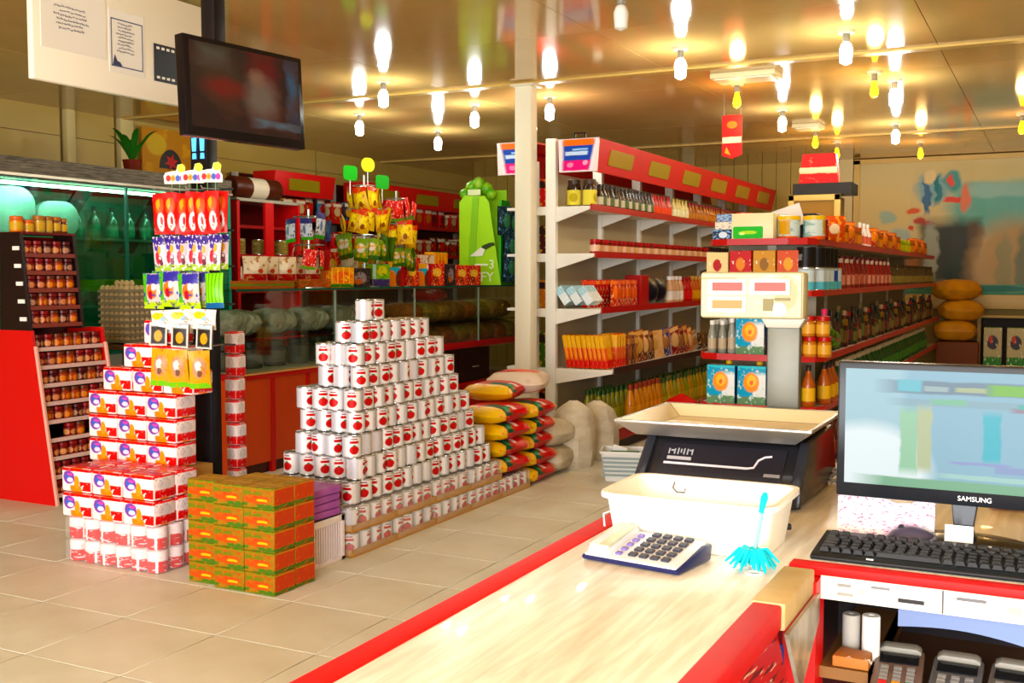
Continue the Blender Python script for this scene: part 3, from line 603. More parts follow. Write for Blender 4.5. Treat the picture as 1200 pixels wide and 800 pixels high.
# second stack, right of the black candy stand
npm_ = MB().box(-.042, .042, 0, .085, .001, .125, 0, t=1, d=1).mesh('tissue_pack', [TISS, TIST], bev=.014)
for k in range(9):
    one('tissue_pack', npm_, 'narrow red and white pack in the column right of the candy stand, %s' % ('lowest', 'second', 'third', 'fourth', 'fifth', 'sixth', 'seventh', 'eighth', 'top')[k], 'tissue pack', 'tissue packs in the narrow column', (-4.07+R.uniform(-.006, .006), 4.62, k*.127), R.uniform(-.04, .04))
# ================================================================ orange cartons
OF = paint('orange_carton_front', '8f6c28', [('b', .5, .12, .6, .13, '4a6a2e'), ('e', .45, .45, .42, .24, 'b4561a'), ('b', .3, .72, .3, .1, '6a7230'), ('n', 5, .58, '9c7028'), ('n', 9, .62, 'b44c18'), ('b', .62, .4, .16, .05, 'f0b45a'), ('b', .5, .97, .6, .04, '6f7f35')], .4, warp=.12, wscale=5)
OS = paint('orange_carton_side', 'b84e16', [('b', .5, .1, .6, .1, '4e6a30'), ('n', 6, .6, 'c46420'), ('b', .5, .95, .6, .05, 'b9802c')], .4, warp=.06)
OT = paint('orange_carton_top', 'a8823a', [('n', 5, .55, 'b89448'), ('n', 8, .63, '8a6a2c'), ('b', .5, .5, .6, .06, 'c2a05a')], .45)
om = MB().box(-.088, .088, 0, .148, 0, .098, 1, f=0, t=2, d=2, b=0).mesh('carton', [OF, OS, OT], bev=.004, seg=1)
for k in range(5):
    for j in range(2):
        for i in range(3):
            if j == 1 and i == 0 and k == 4: continue
            x = -3.565+i*.178-(.0 if i else .004); y = 3.815+j*.15+(.025 if i == 0 else 0)
            one('carton', om, 'orange and green printed carton, %s row of the short carton stack%s' % (('bottom', 'second', 'middle', 'fourth', 'top')[k], ', %s column' % (('left', 'middle', 'right')[i])+(', rear' if j else '')), 'carton', 'orange cartons in the short stack', (x, y, k*.0985), R.uniform(-.02, .02))
# ================================================================ white crate with purple pads
cr = thing('plastic_crate', 'white ribbed plastic crate between the orange cartons and the can pyramid', 'crate', (-3.36, 4.30, 0))
CW = M('f4eef2', .4); CI = M('b9a9bd', .45)
put('shell', loft([ring(-.14, .115, -.09, .20, .012, .0), ring(-.145, .12, -.095, .205, .012, .22), ring(-.152, .128, -.102, .212, .014, .222), ring(-.152, .128, -.102, .212, .014, .235), ring(-.14, .115, -.09, .2, .01, .235), ring(-.135, .11, -.085, .195, .01, .01)]).mesh('shell', CI), cr)
for (y0, y1, z0, z1) in ((-.098, -.07, .0, .235), (.18, .208, .0, .235), (-.098, .208, 0, .02), (-.098, .208, .2, .235)): put('frame_bar', MB().box(.112, .129, y0, y1, z0, z1).mesh('bar', CW, bev=.002), cr)
for i in range(12): put('rib', MB().box(.114, .1235, -.062+i*.0205, -.054+i*.0205, .02, .2).mesh('rib', CW), cr)
pads = M('b070c0', .45, mottle=('9a58ac', 6, (1, 1, 1)))
pdm = MB().prism(rrect(-.14, .12, -.13, .2, .03), 0, .038, 'z').mesh('pad', pads, bev=.012)
for k in range(4): one('purple_packet', pdm, 'flat purple packet stacked on the white crate, %s' % ('lowest', 'second', 'third', 'topmost')[k], 'packet', 'purple packets on the white crate', (-3.36+R.uniform(-.006, .006), 4.30, .2355+k*.0385), R.uniform(-.04, .04))
# ================================================================ can pyramid
TIN = M('cfcfcc', .25, .9)
CL = paint('can_label', 'd0ced4', [('s', 0, 2, .02, 'b8b8bc'), ('b', .25, .5, .16, .42, 'e9e7e6'), ('b', .75, .5, .16, .42, 'e9e7e6'), ('e', .25, .36, .085, .2, 'ac1820'), ('e', .75, .36, .085, .2, 'ac1820'), ('e', .29, .38, .05, .12, 'b83024'), ('e', .71, .38, .05, .12, 'b83024'), ('b', .25, .72, .08, .06, 'b21e28'), ('b', .75, .72, .08, .06, 'b21e28'), ('b', .25, .86, .06, .025, '8c2a34'), ('b', .75, .86, .06, .025, '8c2a34'), ('e', .25, .56, .025, .04, '3f6a34'), ('e', .75, .56, .025, .04, '3f6a34'), ('b', .0, .5, .05, .3, 'c9c9d0'), ('b', 1.0, .5, .05, .3, 'c9c9d0'), ('b', .5, .55, .05, .25, 'd2d0d6'), ('b', .5, .97, 1, .02, 'a9a9ac'), ('b', .5, .03, 1, .02, 'a9a9ac')], .28, metal=.15)
CR, CH = .0505, .117
canm = can_mesh(CR, CH, [CL, TIN]); CG = 'tomato cans in the pyramid'
ordn = ['top', 'second', 'third', 'fourth', 'fifth', 'sixth', 'seventh', 'eighth', 'ninth']
ncan = 0
layers = [(1, 2, -3.37, 4.93, 0), (2, 7, -3.335, 4.80, 1), (3, 9, -3.32, 4.77, 2), (3, 10, -3.31, 4.74, 3), (4, 11, -3.30, 4.71, 4), (4, 12, -3.285, 4.68, 5), (4, 13, -3.27, 4.65, 6), (5, 14, -3.255, 4.62, 7), (5, 15, -3.24, 4.60, 8)]
for nx, ny, xs, y0, k in layers:
    z = .256+(8-k)*.118
    for i in range(nx):
        for j in range(ny):
            if i >= 2 and j >= 2: continue
            a = R.choice([math.radians(-60), math.radians(-40), math.radians(-75), math.radians(-20), math.radians(-100), 0.35])+R.uniform(-.15, .15)-math.pi/2
            one('tomato_can', canm, 'white tomato can, %s row from the pyramid top, ' % ordn[k]+('end face, %s from the front corner' % nth(i+1) if j == 0 else ('long side, %s from the front corner' % nth(j+1) if i == 0 else 'set back behind the outer cans')) if k else 'white tomato can on the very top of the pyramid, '+('nearer', 'farther')[j], 'can', CG, (xs-.051-i*.103+R.uniform(-.006, .006), y0+(.04 if k % 2 else 0)+.051+j*.103+R.uniform(-.004, .004), z), a)
            ncan += 1
CARD = M('b08550', .6)
tray_c = MB(); tray_c.box(-.156, .156, 0, .412, 0, .006)
for (a, b, c, d) in ((-.16, -.156, 0, .416), (.156, .16, 0, .416), (-.156, .156, 0, .004), (-.156, .156, .412, .416)): tray_c.box(a, b, c, d, 0, .04)
tray_c = tray_c.mesh('tray', CARD); tfilm = MB().box(-.161, .161, -.001, .417, .001, .127).mesh('film', film('tray_film', .16, .1), bev=.012)
for k in range(2):
    for i in range((4, 5)[k == 0]):
        t = thing('canned_tray', 'shrink-wrapped cardboard tray of tomato cans, %s tray of the %s tier under the pyramid' % (('nearest', 'second', 'third', 'fourth', 'farthest')[i], ('bottom', 'upper')[k]), 'can tray', (-3.36, 4.53+i*.42, k*.128), 0, 'wrapped can trays under the pyramid')
        put('cardboard_tray', tray_c, t); put('film', tfilm, t)
        for j in range(4): put('can', canm, t, (.104, .053+j*.1025, .0065), (0, 0, R.uniform(-2.6, -1.0)))
        if i == 0 or i == 4 or (k == 1 and i == 3):
            for j in range(2): put('can', canm, t, (.001-j*.103, .053 if i == 0 else .36, .0065), (0, 0, R.uniform(-3.2, -2.2)))
        if k == 1 or i == 4 or i == 3:
            pass
# ================================================================ red and yellow bags, white sacks
RB = paint('rice_bag', 'c4141c', [('b', .5, .08, 1, .13, 'e2b81c'), ('b', .5, .93, 1, .09, 'e2a422'), ('b', .12, .32, .13, .12, '1c4a34'), ('e', .1, .32, .05, .06, '3f8f5a'), ('b', .12, .5, .05, .05, 'eedcd6'), ('b', .95, .45, .06, .25, 'a01018'), ('n', 7, .66, 'dd4a3a')], .25, coat=.3)
rb = [sack(.36, .46, .125, [RB], s_) for s_ in range(3)]
for j in range(2):
    for k in range(4 if j == 0 else 5):
        one('rice_bag', rb[(k+j) % 3], 'red and yellow bag, %s of the %s pile beside the can pyramid' % (('bottom', 'second', 'third', 'fourth', 'top')[k], ('nearer', 'farther')[j]), 'bag', 'red and yellow bags', (-3.38+R.uniform(-.015, .015), 6.42+j*.44, k*.112+(.13 if j == 0 else 0)), math.radians(0)+R.uniform(-.05, .05))
one('rice_bag', rb[0], 'red and yellow bag lying across both piles at the very top', 'bag', 'red and yellow bags', (-3.5, 6.68, .585), math.radians(8))
SK = M('cfc6b4', .65, mottle=('b8ad98', 5, (1, 1, 3)), bmp=(18, .35, .02))
SK2 = paint('printed_sack', 'd6c6b6', [('e', .25, .5, .12, .2, 'cf6a5a'), ('e', .3, .4, .05, .1, 'a8402f'), ('n', 5, .6, 'c9b9a6')], .6, warp=.08)
one('white_sack', sack(.42, .55, .16, [SK2], 5), 'off-white sack with red print lying on top of the red bags', 'sack', 'white sacks', (-3.5, 7.05, .60), .3)
one('white_sack', sack(.34, .4, .2, [SK], 6), 'plain off-white sack lying on the floor behind the red bags', 'sack', 'white sacks', (-3.36, 7.25, 0), .1)
one('white_sack', sack(.34, .4, .2, [SK], 7), 'plain off-white sack stacked on another behind the red bags', 'sack', 'white sacks', (-3.37, 7.24, .19), -.1)
def standing_sack(w, d, h, seed):
    r = random.Random(seed); p = [r.random()*6 for _ in range(3)]
    def fn(u, v):
        th = 2*math.pi*u; k = 1+.05*math.sin(4*th+p[0])+.04*math.sin(7*th+p[1]+4*v)
        pr_ = (.88, .98, 1.02, 1.03, 1.02, .99, .92, .74)[min(7, int(v*7.99))]; f = v*7.99-int(v*7.99); nx_ = (.88, .98, 1.02, 1.03, 1.02, .99, .92, .74, .15)[min(8, int(v*7.99)+1)]
        q = pr_*(1-f)+nx_*f
        c, s_ = math.cos(th), math.sin(th)
        return (w/2*q*k*math.copysign(abs(c)**.7, c), d/2*q*k*math.copysign(abs(s_)**.7, s_), h*v)
    b = MB().grid(fn, 20, 14)
    return b
one('white_sack', standing_sack(.32, .34, .50, 3).mesh('sack', SK, smooth=True), 'tall off-white woven sack standing upright at the end of the bag pile', 'sack', 'white sacks', (-3.28, 7.55, 0), .2)
ss = thing('white_sack', 'rear upright off-white sack with a green stripe by the long shelf', 'sack', (-3.25, 7.95, 0), .5, 'white sacks')
put('body', standing_sack(.32, .34, .46, 4).mesh('sack', SK, smooth=True), ss); put('stripe', MB().grid(lambda u, v: (.141-.02*v, -.03+.05*u, .08+.26*v), 2, 5).mesh('stripe', M('3f7a4a', .6)), ss)
# shopping basket on the floor by the sacks
bk = thing('shopping_basket', 'small white plastic basket with green goods on the floor behind the scale', 'basket', (-2.72, 7.2, 0), .3)
put('shell', loft([ring(-.14, .14, -.1, .1, .02, 0), ring(-.17, .17, -.13, .13, .025, .2), ring(-.18, .18, -.14, .14, .03, .2), ring(-.18, .18, -.14, .14, .03, .215), ring(-.165, .165, -.125, .125, .025, .215), ring(-.135, .135, -.095, .095, .02, .01)]).mesh('shell', M('dcdcd8', .4)), bk)
for i in range(5): put('slot_band', MB().box(-.166+.002*i, .166-.002*i, -.126, -.1235-.004*i+.0, .04+.03*i, .055+.03*i).mesh('band', M('8d9a98', .5)), bk)
one('green_pouch', pouch(.2, .2, .06, [M('1f5a32', .4), M('1f5a32', .4)]), 'dark green packet in the white shopping basket', 'packet', None, (-2.72, 7.2, .03), .3, (.4, 0, .3))
one('white_tag', carton(.1, .01, .05, [WHITE]), 'white card on top of the green packet in the basket', 'card', None, (-2.75, 7.14, .2), .3, (.5, .3, .3))
one('black_bag', sack(.4, .5, .22, [M('1c1c1f', .4)], 12), 'dark plastic bag on the floor behind the weighing scale', 'bag', None, (-2.35, 7.35, 0), .4)
# ================================================================ jar rack at the left edge
rk = thing('jar_rack', 'slanted red and black step rack of small jars at the left edge', 'rack', (-5.85, 5.0, 0))
BLK = M('1c0d0c', .4); RR = M('c40d10', .35)
for y, yu in ((4.74, 4.74), (5.30, 5.15)):
    wput('lower_side_panel', MB().prism([(-6.12, 0), (-5.60, 0), (-5.76, .96), (-5.78, 1.1), (-6.12, 1.1)], y-.012, y+.012, 'y'), RR, rk)
    wput('upper_side_panel', MB().prism([(-6.06, 1.1), (-5.79, 1.1), (-5.86, 1.72), (-6.04, 1.72)], yu-.012, yu+.012, 'y'), BLK, rk)
    wput('edge_trim', MB().tube([(-5.595, y, .0), (-5.755, y, 1.0)], .014, 6), M('d8a090', .4), rk)
wbox('back_panel', -6.12, -6.10, 4.75, 5.29, 0, 1.1, M('3a0a0a', .5), rk); wbox('back_panel', -6.06, -6.04, 4.75, 5.14, 1.1, 1.7, M('7a0c0c', .5), rk)
def jlab(i, a, b): return paint('jar_body_%d' % i, a, [('e', q, .38, .11, .2, b) for q in (.0, .25, .5, .75, 1.0)], .25, coat=.3)
jr = [jar(.0365, .092, [q, q, M(c, .35)], 12) for q, c in ((jlab(0, '6a120c', 'c88a62'), '7a0c0e'), (jlab(1, '5a0f0a', 'c07c5c'), '6a0a0c'), (jlab(2, '8a3a10', 'c87a30'), '5a2a10'), (jlab(3, '3a0c0a', 'a87a62'), '4a0a0a'))]
shelf_no = ['lowest', 'second', 'third', 'fourth', 'fifth', 'sixth', 'seventh', 'eighth', 'ninth', 'tenth', 'eleventh', 'twelfth', 'thirteenth', 'topmost']
lv = [.06+.115*i for i in range(9)]+[1.13+.112*i for i in range(5)]
for i, z in enumerate(lv):
    xf_ = -5.60-.16*z/.96 if z < 1 else -5.79-.07*(z-1.1)/.62
    ye = 5.288 if z < 1.05 else 5.138
    wbox('shelf', -6.1 if z < 1.05 else -6.04, xf_, 4.752, ye, z-.008, z, M('7a0f10', .4) if z > 1 else M('4a1512', .4), rk)
    wput('shelf_lip', MB().box(xf_-.003, xf_+.004, 4.752, ye, z-.014, z+.012), M('d0b0a8', .35) if z < 1 else M('7a4038', .35), rk)
    n = 7 if z < 1.05 else 5
    for j in range(n):
        if z < .5 and R.random() < .25: continue
        me = jr[2] if (z > .55 and z < 1 and j in (2, 3)) else R.choice(jr)
        one('spice_jar', me, 'small red jar on the %s shelf of the slanted jar rack, %s along' % (shelf_no[i], nth(j+1)), 'jar', 'jars on the slanted rack', (xf_-.045, 4.795+j*.076, z), R.random()*6, None, 1.0)
    if z > 1: wput('price_tag', MB().box(xf_-.02-.06, xf_-.02, 4.723, 4.728, z+.03, z+.055), WHITE, rk)
wbox('top_board', -6.05, -5.855, 4.73, 5.16, 1.71, 1.725, M('5c1a14', .4), rk)
for i, (y, c, r_, h, lb) in enumerate([(4.78, 'd8861c', .042, .10, 'orange lidded jar on top of the jar rack, nearest corner'), (4.865, 'e09018', .038, .08, 'orange jar standing behind the first on top of the jar rack'), (4.95, 'b89858', .04, .11, 'gold labelled jar on top of the jar rack'), (5.022, 'c0a060', .03, .11, 'slim gold jar on top of the jar rack'), (5.085, '7a4a24', .032, .11, 'dark brown jar on top of the jar rack'), (5.145, '6a3a20', .026, .10, 'dark brown jar at the far end on top of the jar rack')]):
    one('storage_jar', jar(r_, h, [M(c, .25, coat=.4), M('c8a050', .4), M('a06820' if i > 1 else 'c86a10', .35)], 14), lb, 'jar', None, (-5.95, y, 1.726))
# ================================================================ egg trays on a low table
tbl = thing('side_table', 'low dark table carrying the egg trays behind the tissue stack', 'table', (-6.37, 6.1, 0))
wbox('table_top', -6.62, -6.1, 5.82, 6.4, .9, .93, M('5a3a20', .5), tbl, bev=.004)
for x in (-6.58, -6.14):
    for y in (5.86, 6.36): wbox('leg', x-.025, x+.025, y-.025, y+.025, 0, .9, M('4a2f1a', .5), tbl)
def egg_tray():
    b = MB(); n = 6; p = .049
    b.grid(lambda u, v: ((u-.5)*n*p, (v-.5)*n*p, .022+.016*math.cos(u*n*2*math.pi)*math.cos(v*n*2*math.pi)), 24, 24)
    for s_ in (-1, 1): b.box(-n*p/2, n*p/2, s_*n*p/2-.003, s_*n*p/2+.003, .012, .034); b.box(s_*n*p/2-.003, s_*n*p/2+.003, -n*p/2, n*p/2, .012, .034)
    return b.mesh('tray', M('8c7f68', .8), smooth=True)
et = egg_tray(); eggm = MB().lathe([(.002, 0), (.012, .003), (.0195, .015), (.0215, .027), (.018, .042), (.010, .052), (.001, .056)], 10, cap=(False, False)).mesh('egg', M('c9b08a', .5), smooth=True)
for k in range(9):
    tr = one('egg_tray', et, 'grey pulp egg tray in the egg stack, %s' % ('lowest', 'second', 'third', 'fourth', 'fifth', 'sixth', 'seventh', 'eighth', 'topmost')[k], 'egg tray', 'egg trays in the stack', (-6.37, 6.09, .931+k*.047))
    for i in range(6):
        for j in range(6):
            if (i == 5 or j == 0) or (k == 8): one('egg', eggm, 'pale brown egg in the %s egg tray' % ('lowest', 'second', 'third', 'fourth', 'fifth', 'sixth', 'seventh', 'eighth', 'topmost')[k], 'egg', 'eggs in the stacked trays', (-6.37+(i-2.5)*.049, 6.09+(j-2.5)*.049, .931+k*.047+.012))
for i, j in ((1, 1), (2, 1), (3, 2), (2, 3), (1, 2), (3, 1), (2, 2)): one('egg', eggm, 'pale brown egg heaped above the topmost egg tray', 'egg', 'eggs in the stacked trays', (-6.37+(i-2)*.049, 6.09+(j-2)*.049, .931+8*.047+.05))
# ================================================================ candy stand (black) with hanging packets
cs = thing('candy_stand', 'tall black floor stand hung with rows of candy packets', 'display stand', (-4.06, 4.44, 0))
wbox('column', -4.115, -4.0, 4.39, 4.47, 0, 2.2, M('100e10', .35), cs, bev=.004)
wput('foot_plate', MB().box(-4.15, -3.95, 4.38, 4.48, 0, .012), BLACK, cs)
for z in (1.86, 1.655, 1.475, 1.285, 1.08):
    wput('cross_bar', MB().tube([(-4.14, 4.24, z+.02), (-3.70, 4.24, z+.02)], .006, 6), M('2a2a2c', .4), cs)
    for x in (-4.11, -4.0): wput('arm', MB().tube([(x, 4.4, z+.02), (x, 4.24, z+.02)], .006, 6), M('2a2a2c', .4), cs)
    for x in (-4.08, -3.98, -3.87, -3.77): wput('hook', MB().tube([(x, 4.24, z+.02), (x, 4.10, z+.016), (x, 4.09, z+.03)], .003, 5), STEEL, cs)
LB = M('6fb4f0', .4, emit=.8)
fp = wput('glowing_emblem', MB().lathe([(.016, 0), (.016, .004)], 10, ax='y').xf(Matrix.Translation((-4.085, 4.386, 2.14)) @ Matrix.Diagonal((.7, 1, 1.6, 1))).move(0, 0, 0), LB, cs)
b2 = MB()
for x in (-4.085, -4.03): b2.prism([(x-.012, 2.10), (x+.012, 2.10), (x+.016, 2.17), (x-.016, 2.17)], 4.384, 4.389, 'y'); b2.prism([(x-.012, 2.06), (x+.014, 2.06), (x+.012, 2.09), (x-.010, 2.09)], 4.384, 4.389, 'y')
wput('glowing_emblem', b2, LB, cs)
CB = paint('candy_red', 'd4161c', [('e', .5, .68, .36, .2, 'e8641c'), ('e', .4, .74, .15, .12, 'e0a030'), ('e', .55, .3, .28, .22, 'ecdcd8'), ('n', 8, .6, 'd83a2a'), ('b', .5, .97, .6, .04, 'f04a20'), ('e', .6, .32, .1, .1, 'c03a34')], .22, warp=.1, coat=.3)
CP = paint('candy_purple', 'dcc8d0', [('b', .5, .9, .6, .12, '3a2a7a'), ('e', .35, .7, .2, .1, '4a3a94'), ('e', .6, .62, .14, .12, 'd8a048'), ('e', .4, .4, .18, .2, 'b8404a'), ('e', .65, .3, .14, .16, '6a3444'), ('b', .5, .06, .6, .1, '9ab81c'), ('n', 7, .6, 'efe6e4')], .22, warp=.12, coat=.3)
CPB = paint('candy_blue', 'c9bcb8', [('b', .5, .84, .5, .14, '35308a'), ('b', .1, .5, .12, .5, '5ea83a'), ('e', .5, .5, .26, .22, 'c87848'), ('e', .45, .4, .12, .14, 'a02c3a'), ('e', .62, .62, .12, .1, 'e0d8e0'), ('b', .5, .08, .6, .1, 'b2c81c'), ('n', 7, .62, '3a3a8c')], .22, warp=.12, coat=.3)
CG_ = paint('candy_green', '8ac81c', [('s', 0, 5, .3, '5fa012'), ('b', .5, .05, .6, .1, '1c5a8a')], .22, warp=.05, coat=.3)
CY = paint('candy_yellow', 'c89c18', [('e', .5, .55, .34, .28, 'b48a70'), ('e', .45, .6, .16, .14, 'd8d0cc'), ('b', .5, .06, .6, .08, '7ab82c'), ('n', 6, .6, 'e88a1c'), ('e', .5, .4, .12, .1, '6a4a3a')], .25, warp=.1, coat=.3)
CWH = paint('candy_white', 'ece6dc', [('e', .3, .7, .3, .18, 'e6c238'), ('e', .6, .3, .3, .2, 'd8dce4'), ('e', .55, .55, .16, .12, '8ab0cc'), ('n', 6, .62, 'c8a070')], .25, warp=.1, coat=.3)
BLS = paint('blister_card', 'd8d6d0', [('b', .5, .45, .4, .38, '2a2420'), ('e', .5, .42, .22, .24, 'c89a34'), ('b', .5, .9, .3, .05, 'b8d8e8'), ('n', 6, .66, '7a5a3a')], .25, warp=.03)
def hang(me, n, x0, dx, y, z, nm, lab, grp, cat='packet', jit=.01, rz=0, rows=1):
    for r_ in range(rows):
        for i in range(n): one(nm, me, lab+(', %s from left' % nth(i+1) if n > 1 else '')+(', behind' if r_ else ''), cat, grp, (x0+i*dx+R.uniform(-jit, jit)*.5, y+r_*.05, z+R.uniform(-.008, .008)), 0, (R.uniform(-.1, .1), R.uniform(-.07, .07), rz+R.uniform(-.3, .3)))
hang(pouch(.072, .205, .03, [CB, M('c41418', .3)]), 6, -4.07, .068, 4.13, 1.655, 'candy_bag', 'tall red candy bag, upper row of the black stand', 'red candy bags', rz=.45, rows=2)
hang(pouch(.07, .175, .03, [CP, M('b8b0b4', .3)]), 6, -4.08, .069, 4.13, 1.475, 'candy_bag', 'purple-topped white candy bag, second row of the black stand', 'purple topped candy bags', rz=.45, rows=2)
hang(pouch(.118, .18, .04, [CPB, M('3a8a3a', .3)]), 3, -4.125, .125, 4.12, 1.285, 'candy_bag', 'blue and green candy bag, third row of the black stand', 'blue and green candy bags', rz=.45, rows=2)
hang(pouch(.1, .175, .04, [CG_, M('6aa818', .3)]), 1, -3.75, .1, 4.15, 1.285, 'candy_bag', 'bright green candy bag at the right end of the third row', 'bright green candy bag', rz=.45)
hang(pouch(.12, .1, .03, [CWH, M('d8d2c8', .3)]), 3, -4.06, .135, 4.12, 1.18, 'candy_bag', 'white and yellow candy bag, fourth row of the black stand', 'white and yellow candy bags', rz=.45)
hang(MB().box(-.045, .045, -.008, .008, 0, .12, 1, f=0).mesh('card', [BLS, M('5a564e', .4)], bev=.004), 3, -4.08, .15, 4.10, 1.085, 'blister_card', 'small dark blister card, fifth row of the black stand', 'blister cards', rz=.45)
hang(pouch(.105, .19, .04, [CY, M('d8a828', .3)]), 3, -4.085, .137, 4.11, .885, 'candy_bag', 'yellow figure-printed candy bag, lowest row of the black stand', 'yellow candy bags', rz=.45)
for k, x in enumerate((-4.0, -3.885, -3.765)):
    t = thing('header_card', ('left', 'middle', 'right')[k]+' white cut-out header card with yellow ball and coloured letters above the candy bags', 'sign card', (x, 4.16, 1.86), .45, 'header cards above the candy')
    put('stalk', MB().tube([(-.02, 0, 0), (-.02, 0, .06)], .002, 5).tube([(.02, 0, 0), (.02, 0, .06)], .002, 5).mesh('stalk', M('6aa060', .4)), t)
    oc = [(-.056, .05), (.056, .05), (.056, .085), (.045, .10), (.05, .13), (.035, .15), (.012, .145), (.004, .115), (-.02, .113), (-.05, .106), (-.06, .09)]
    put('card', MB().prism(oc, -.002, .002, 'y').mesh('card', M('f2efdc', .4)), t)
    put('ball', MB().lathe([(.021, -.004), (.021, .0)], 16, (0, 0, 0), ax='y').move(.03, 0, .128).mesh('ball', M('ece018', .4)), t)
    for i, (c, dx) in enumerate((('d83a2c', -.036), ('e8a01c', -.012), ('4a62b8', .012), ('c84a9a', .034))): put('letter', MB().lathe([(.0125, -.004), (.0125, -.002), (.006, -.002), (.006, -.004)], 12, (0, 0, 0), ax='y').xf(Matrix.Translation((dx, 0, .078)) @ Matrix.Diagonal((1, 1, 1.35, 1))).mesh('letter', M(c, .4)), t)
# ================================================================ ceiling-hung television and notice board
tv = thing('television', 'flat black television hanging from the ceiling on a black pole', 'television', (-3.30, 3.87, 2.26))
tv.rotation_euler = (math.radians(-3), 0, math.radians(82))
TVS = paint('tv_picture', '2a1712', [('e', .25, .7, .2, .3, '3a2a1c'), ('b', .65, .65, .12, .4, '5a1a14'), ('e', .62, .45, .14, .24, '6a5a4c'), ('e', .6, .68, .06, .1, '7a5a48'), ('e', .3, .5, .16, .12, '6a241c'), ('b', .93, .6, .05, .3, '3a4a58'), ('b', .78, .14, .18, .04, '5a6a70'), ('b', .2, .85, .12, .1, '4a4438'), ('n', 4, .62, '46281c')], .06, warp=.10, emit=.7, soft=.55)
put('casing', MB().box(-.345, .345, -.02, .035, -.215, .215).mesh('casing', M('120e10', .2), bev=.006), tv)
put('screen', MB().box(-.318, .318, -.0225, -.0195, -.175, .192, 0, f=1).mesh('screen', [M('101010', .2), TVS]), tv)
put('back_shell', MB().box(-.2, .2, .035, .07, -.15, .15).mesh('shell', M('161416', .4), bev=.01), tv)
pole = thing('ceiling_pole', 'black square ceiling pole behind the television', 'pole', (-3.62, 4.03, 2.0))
wbox('pole_tube', -3.66, -3.58, 3.99, 4.07, 2.12, 3.0, M('161012', .4), pole, bev=.004)
wbox('bracket', -3.6, -3.36, 3.98, 4.02, 2.2, 2.32, BLACK, pole); wbox('ceiling_flange', -3.7, -3.54, 3.95, 4.11, 2.985, 3.0, BLACK, pole)
bd = thing('notice_board', 'white hanging notice board with a film-strip graphic beside the television', 'board', (-4.42, 4.2, 2.4))
wbox('panel', -4.44, -4.40, 3.655, 4.83, 2.39, 2.97, M('ece4d2', .35), bd, bev=.006)
for y in (3.9, 4.6): wput('hanger', MB().tube([(-4.42, y, 2.96), (-4.42, y, 3.0)], .006, 6), STEEL, bd)
wbox('film_strip', -4.399, -4.394, 4.43, 4.70, 2.50, 2.70, M('1b1b1e', .35), bd)
for i in range(7):
    for z in (2.515, 2.672): wbox('film_perforation', -4.395, -4.391, 4.445+i*.037, 4.465+i*.037, z, z+.013, M('e8e2d4', .4), bd)
for nm, y0, y1, z0, z1, n_, seed, lb in (('notice_paper', 3.70, 4.10, 2.55, 2.86, 6, 3, 'handwritten white paper notice on the left of the hanging board'), ('notice_paper', 4.12, 4.36, 2.50, 2.82, 9, 5, 'framed printed paper notice in the middle of the hanging board')):
    t = thing(nm, lb, 'paper', (-4.4, y0, z0)); wbox('sheet', -4.3995, -4.397, y0, y1, z0, z1, M('e9e4da', .6), t)
    w = put('writing', scribble((y1-y0)*.55, (z1-z0)*(.4 if seed == 3 else .5), n_, M('8a8890', .6), seed, .8), t, (.0045, (y1-y0)*.17, (z1-z0)*.32), (0, 0, math.radians(90)))
    if seed == 5:
        for (a, b, c, d) in ((y0+.012, y1-.012, z0+.03, z0+.036), (y0+.012, y1-.012, z1-.05, z1-.044), (y0+.012, y0+.017, z0+.03, z1-.044), (y1-.017, y1-.012, z0+.03, z1-.044)): wbox('border', -4.397, -4.3955, a, b, c, d, M('5a5f78', .6), t)
        wput('corner_drawing', MB().prism([(y0+.02, z0+.036), (y0+.085, z0+.036), (y0+.07, z0+.055), (y0+.05, z0+.06), (y0+.035, z0+.09)], -4.397, -4.395, 'x'), M('3a3f58', .6), t)
# ================================================================ glass showcase counter
GG = glass('showcase_glass', 'eef2ec', .15)
sh = thing('glass_showcase', 'long glass-fronted showcase counter with orange panels and red trim', 'showcase', (-5.5, 8.3, 0))
ORG = M('c65a10', .4, mottle=('b54f0c', 2, (1, 1, .4))); TRM = M('b01216', .35)
for (a, b) in ((5.95, 6.30), (6.34, 6.72), (6.76, 7.5), (7.54, 8.28)): wbox('base_panel', -5.20, -5.17, a, b, .08, .70, ORG, sh)
for y in (5.93, 6.30, 6.72, 7.5, 8.28, 10.62): wbox('red_stile', -5.205, -5.162, y, y+.045, 0, .74 if y < 8.3 else .8, TRM, sh)
wbox('end_panel', -5.75, -5.2, 5.93, 5.95, .0, .72, ORG, sh)
wbox('top_rail', -5.75, -5.15, 5.92, 8.3, .70, .745, TRM, sh, bev=.004)
wbox('ledge', -5.15, -5.13, 5.92, 8.3, .735, .747, M('c8a070', .4), sh)
wbox('kick_board', -5.72, -5.19, 5.95, 10.66, 0, .08, M('3a1a14', .5), sh)
wbox('rear_board', -5.78, -5.75, 5.92, 10.66, 0, .8, M('6a3a20', .5), sh)
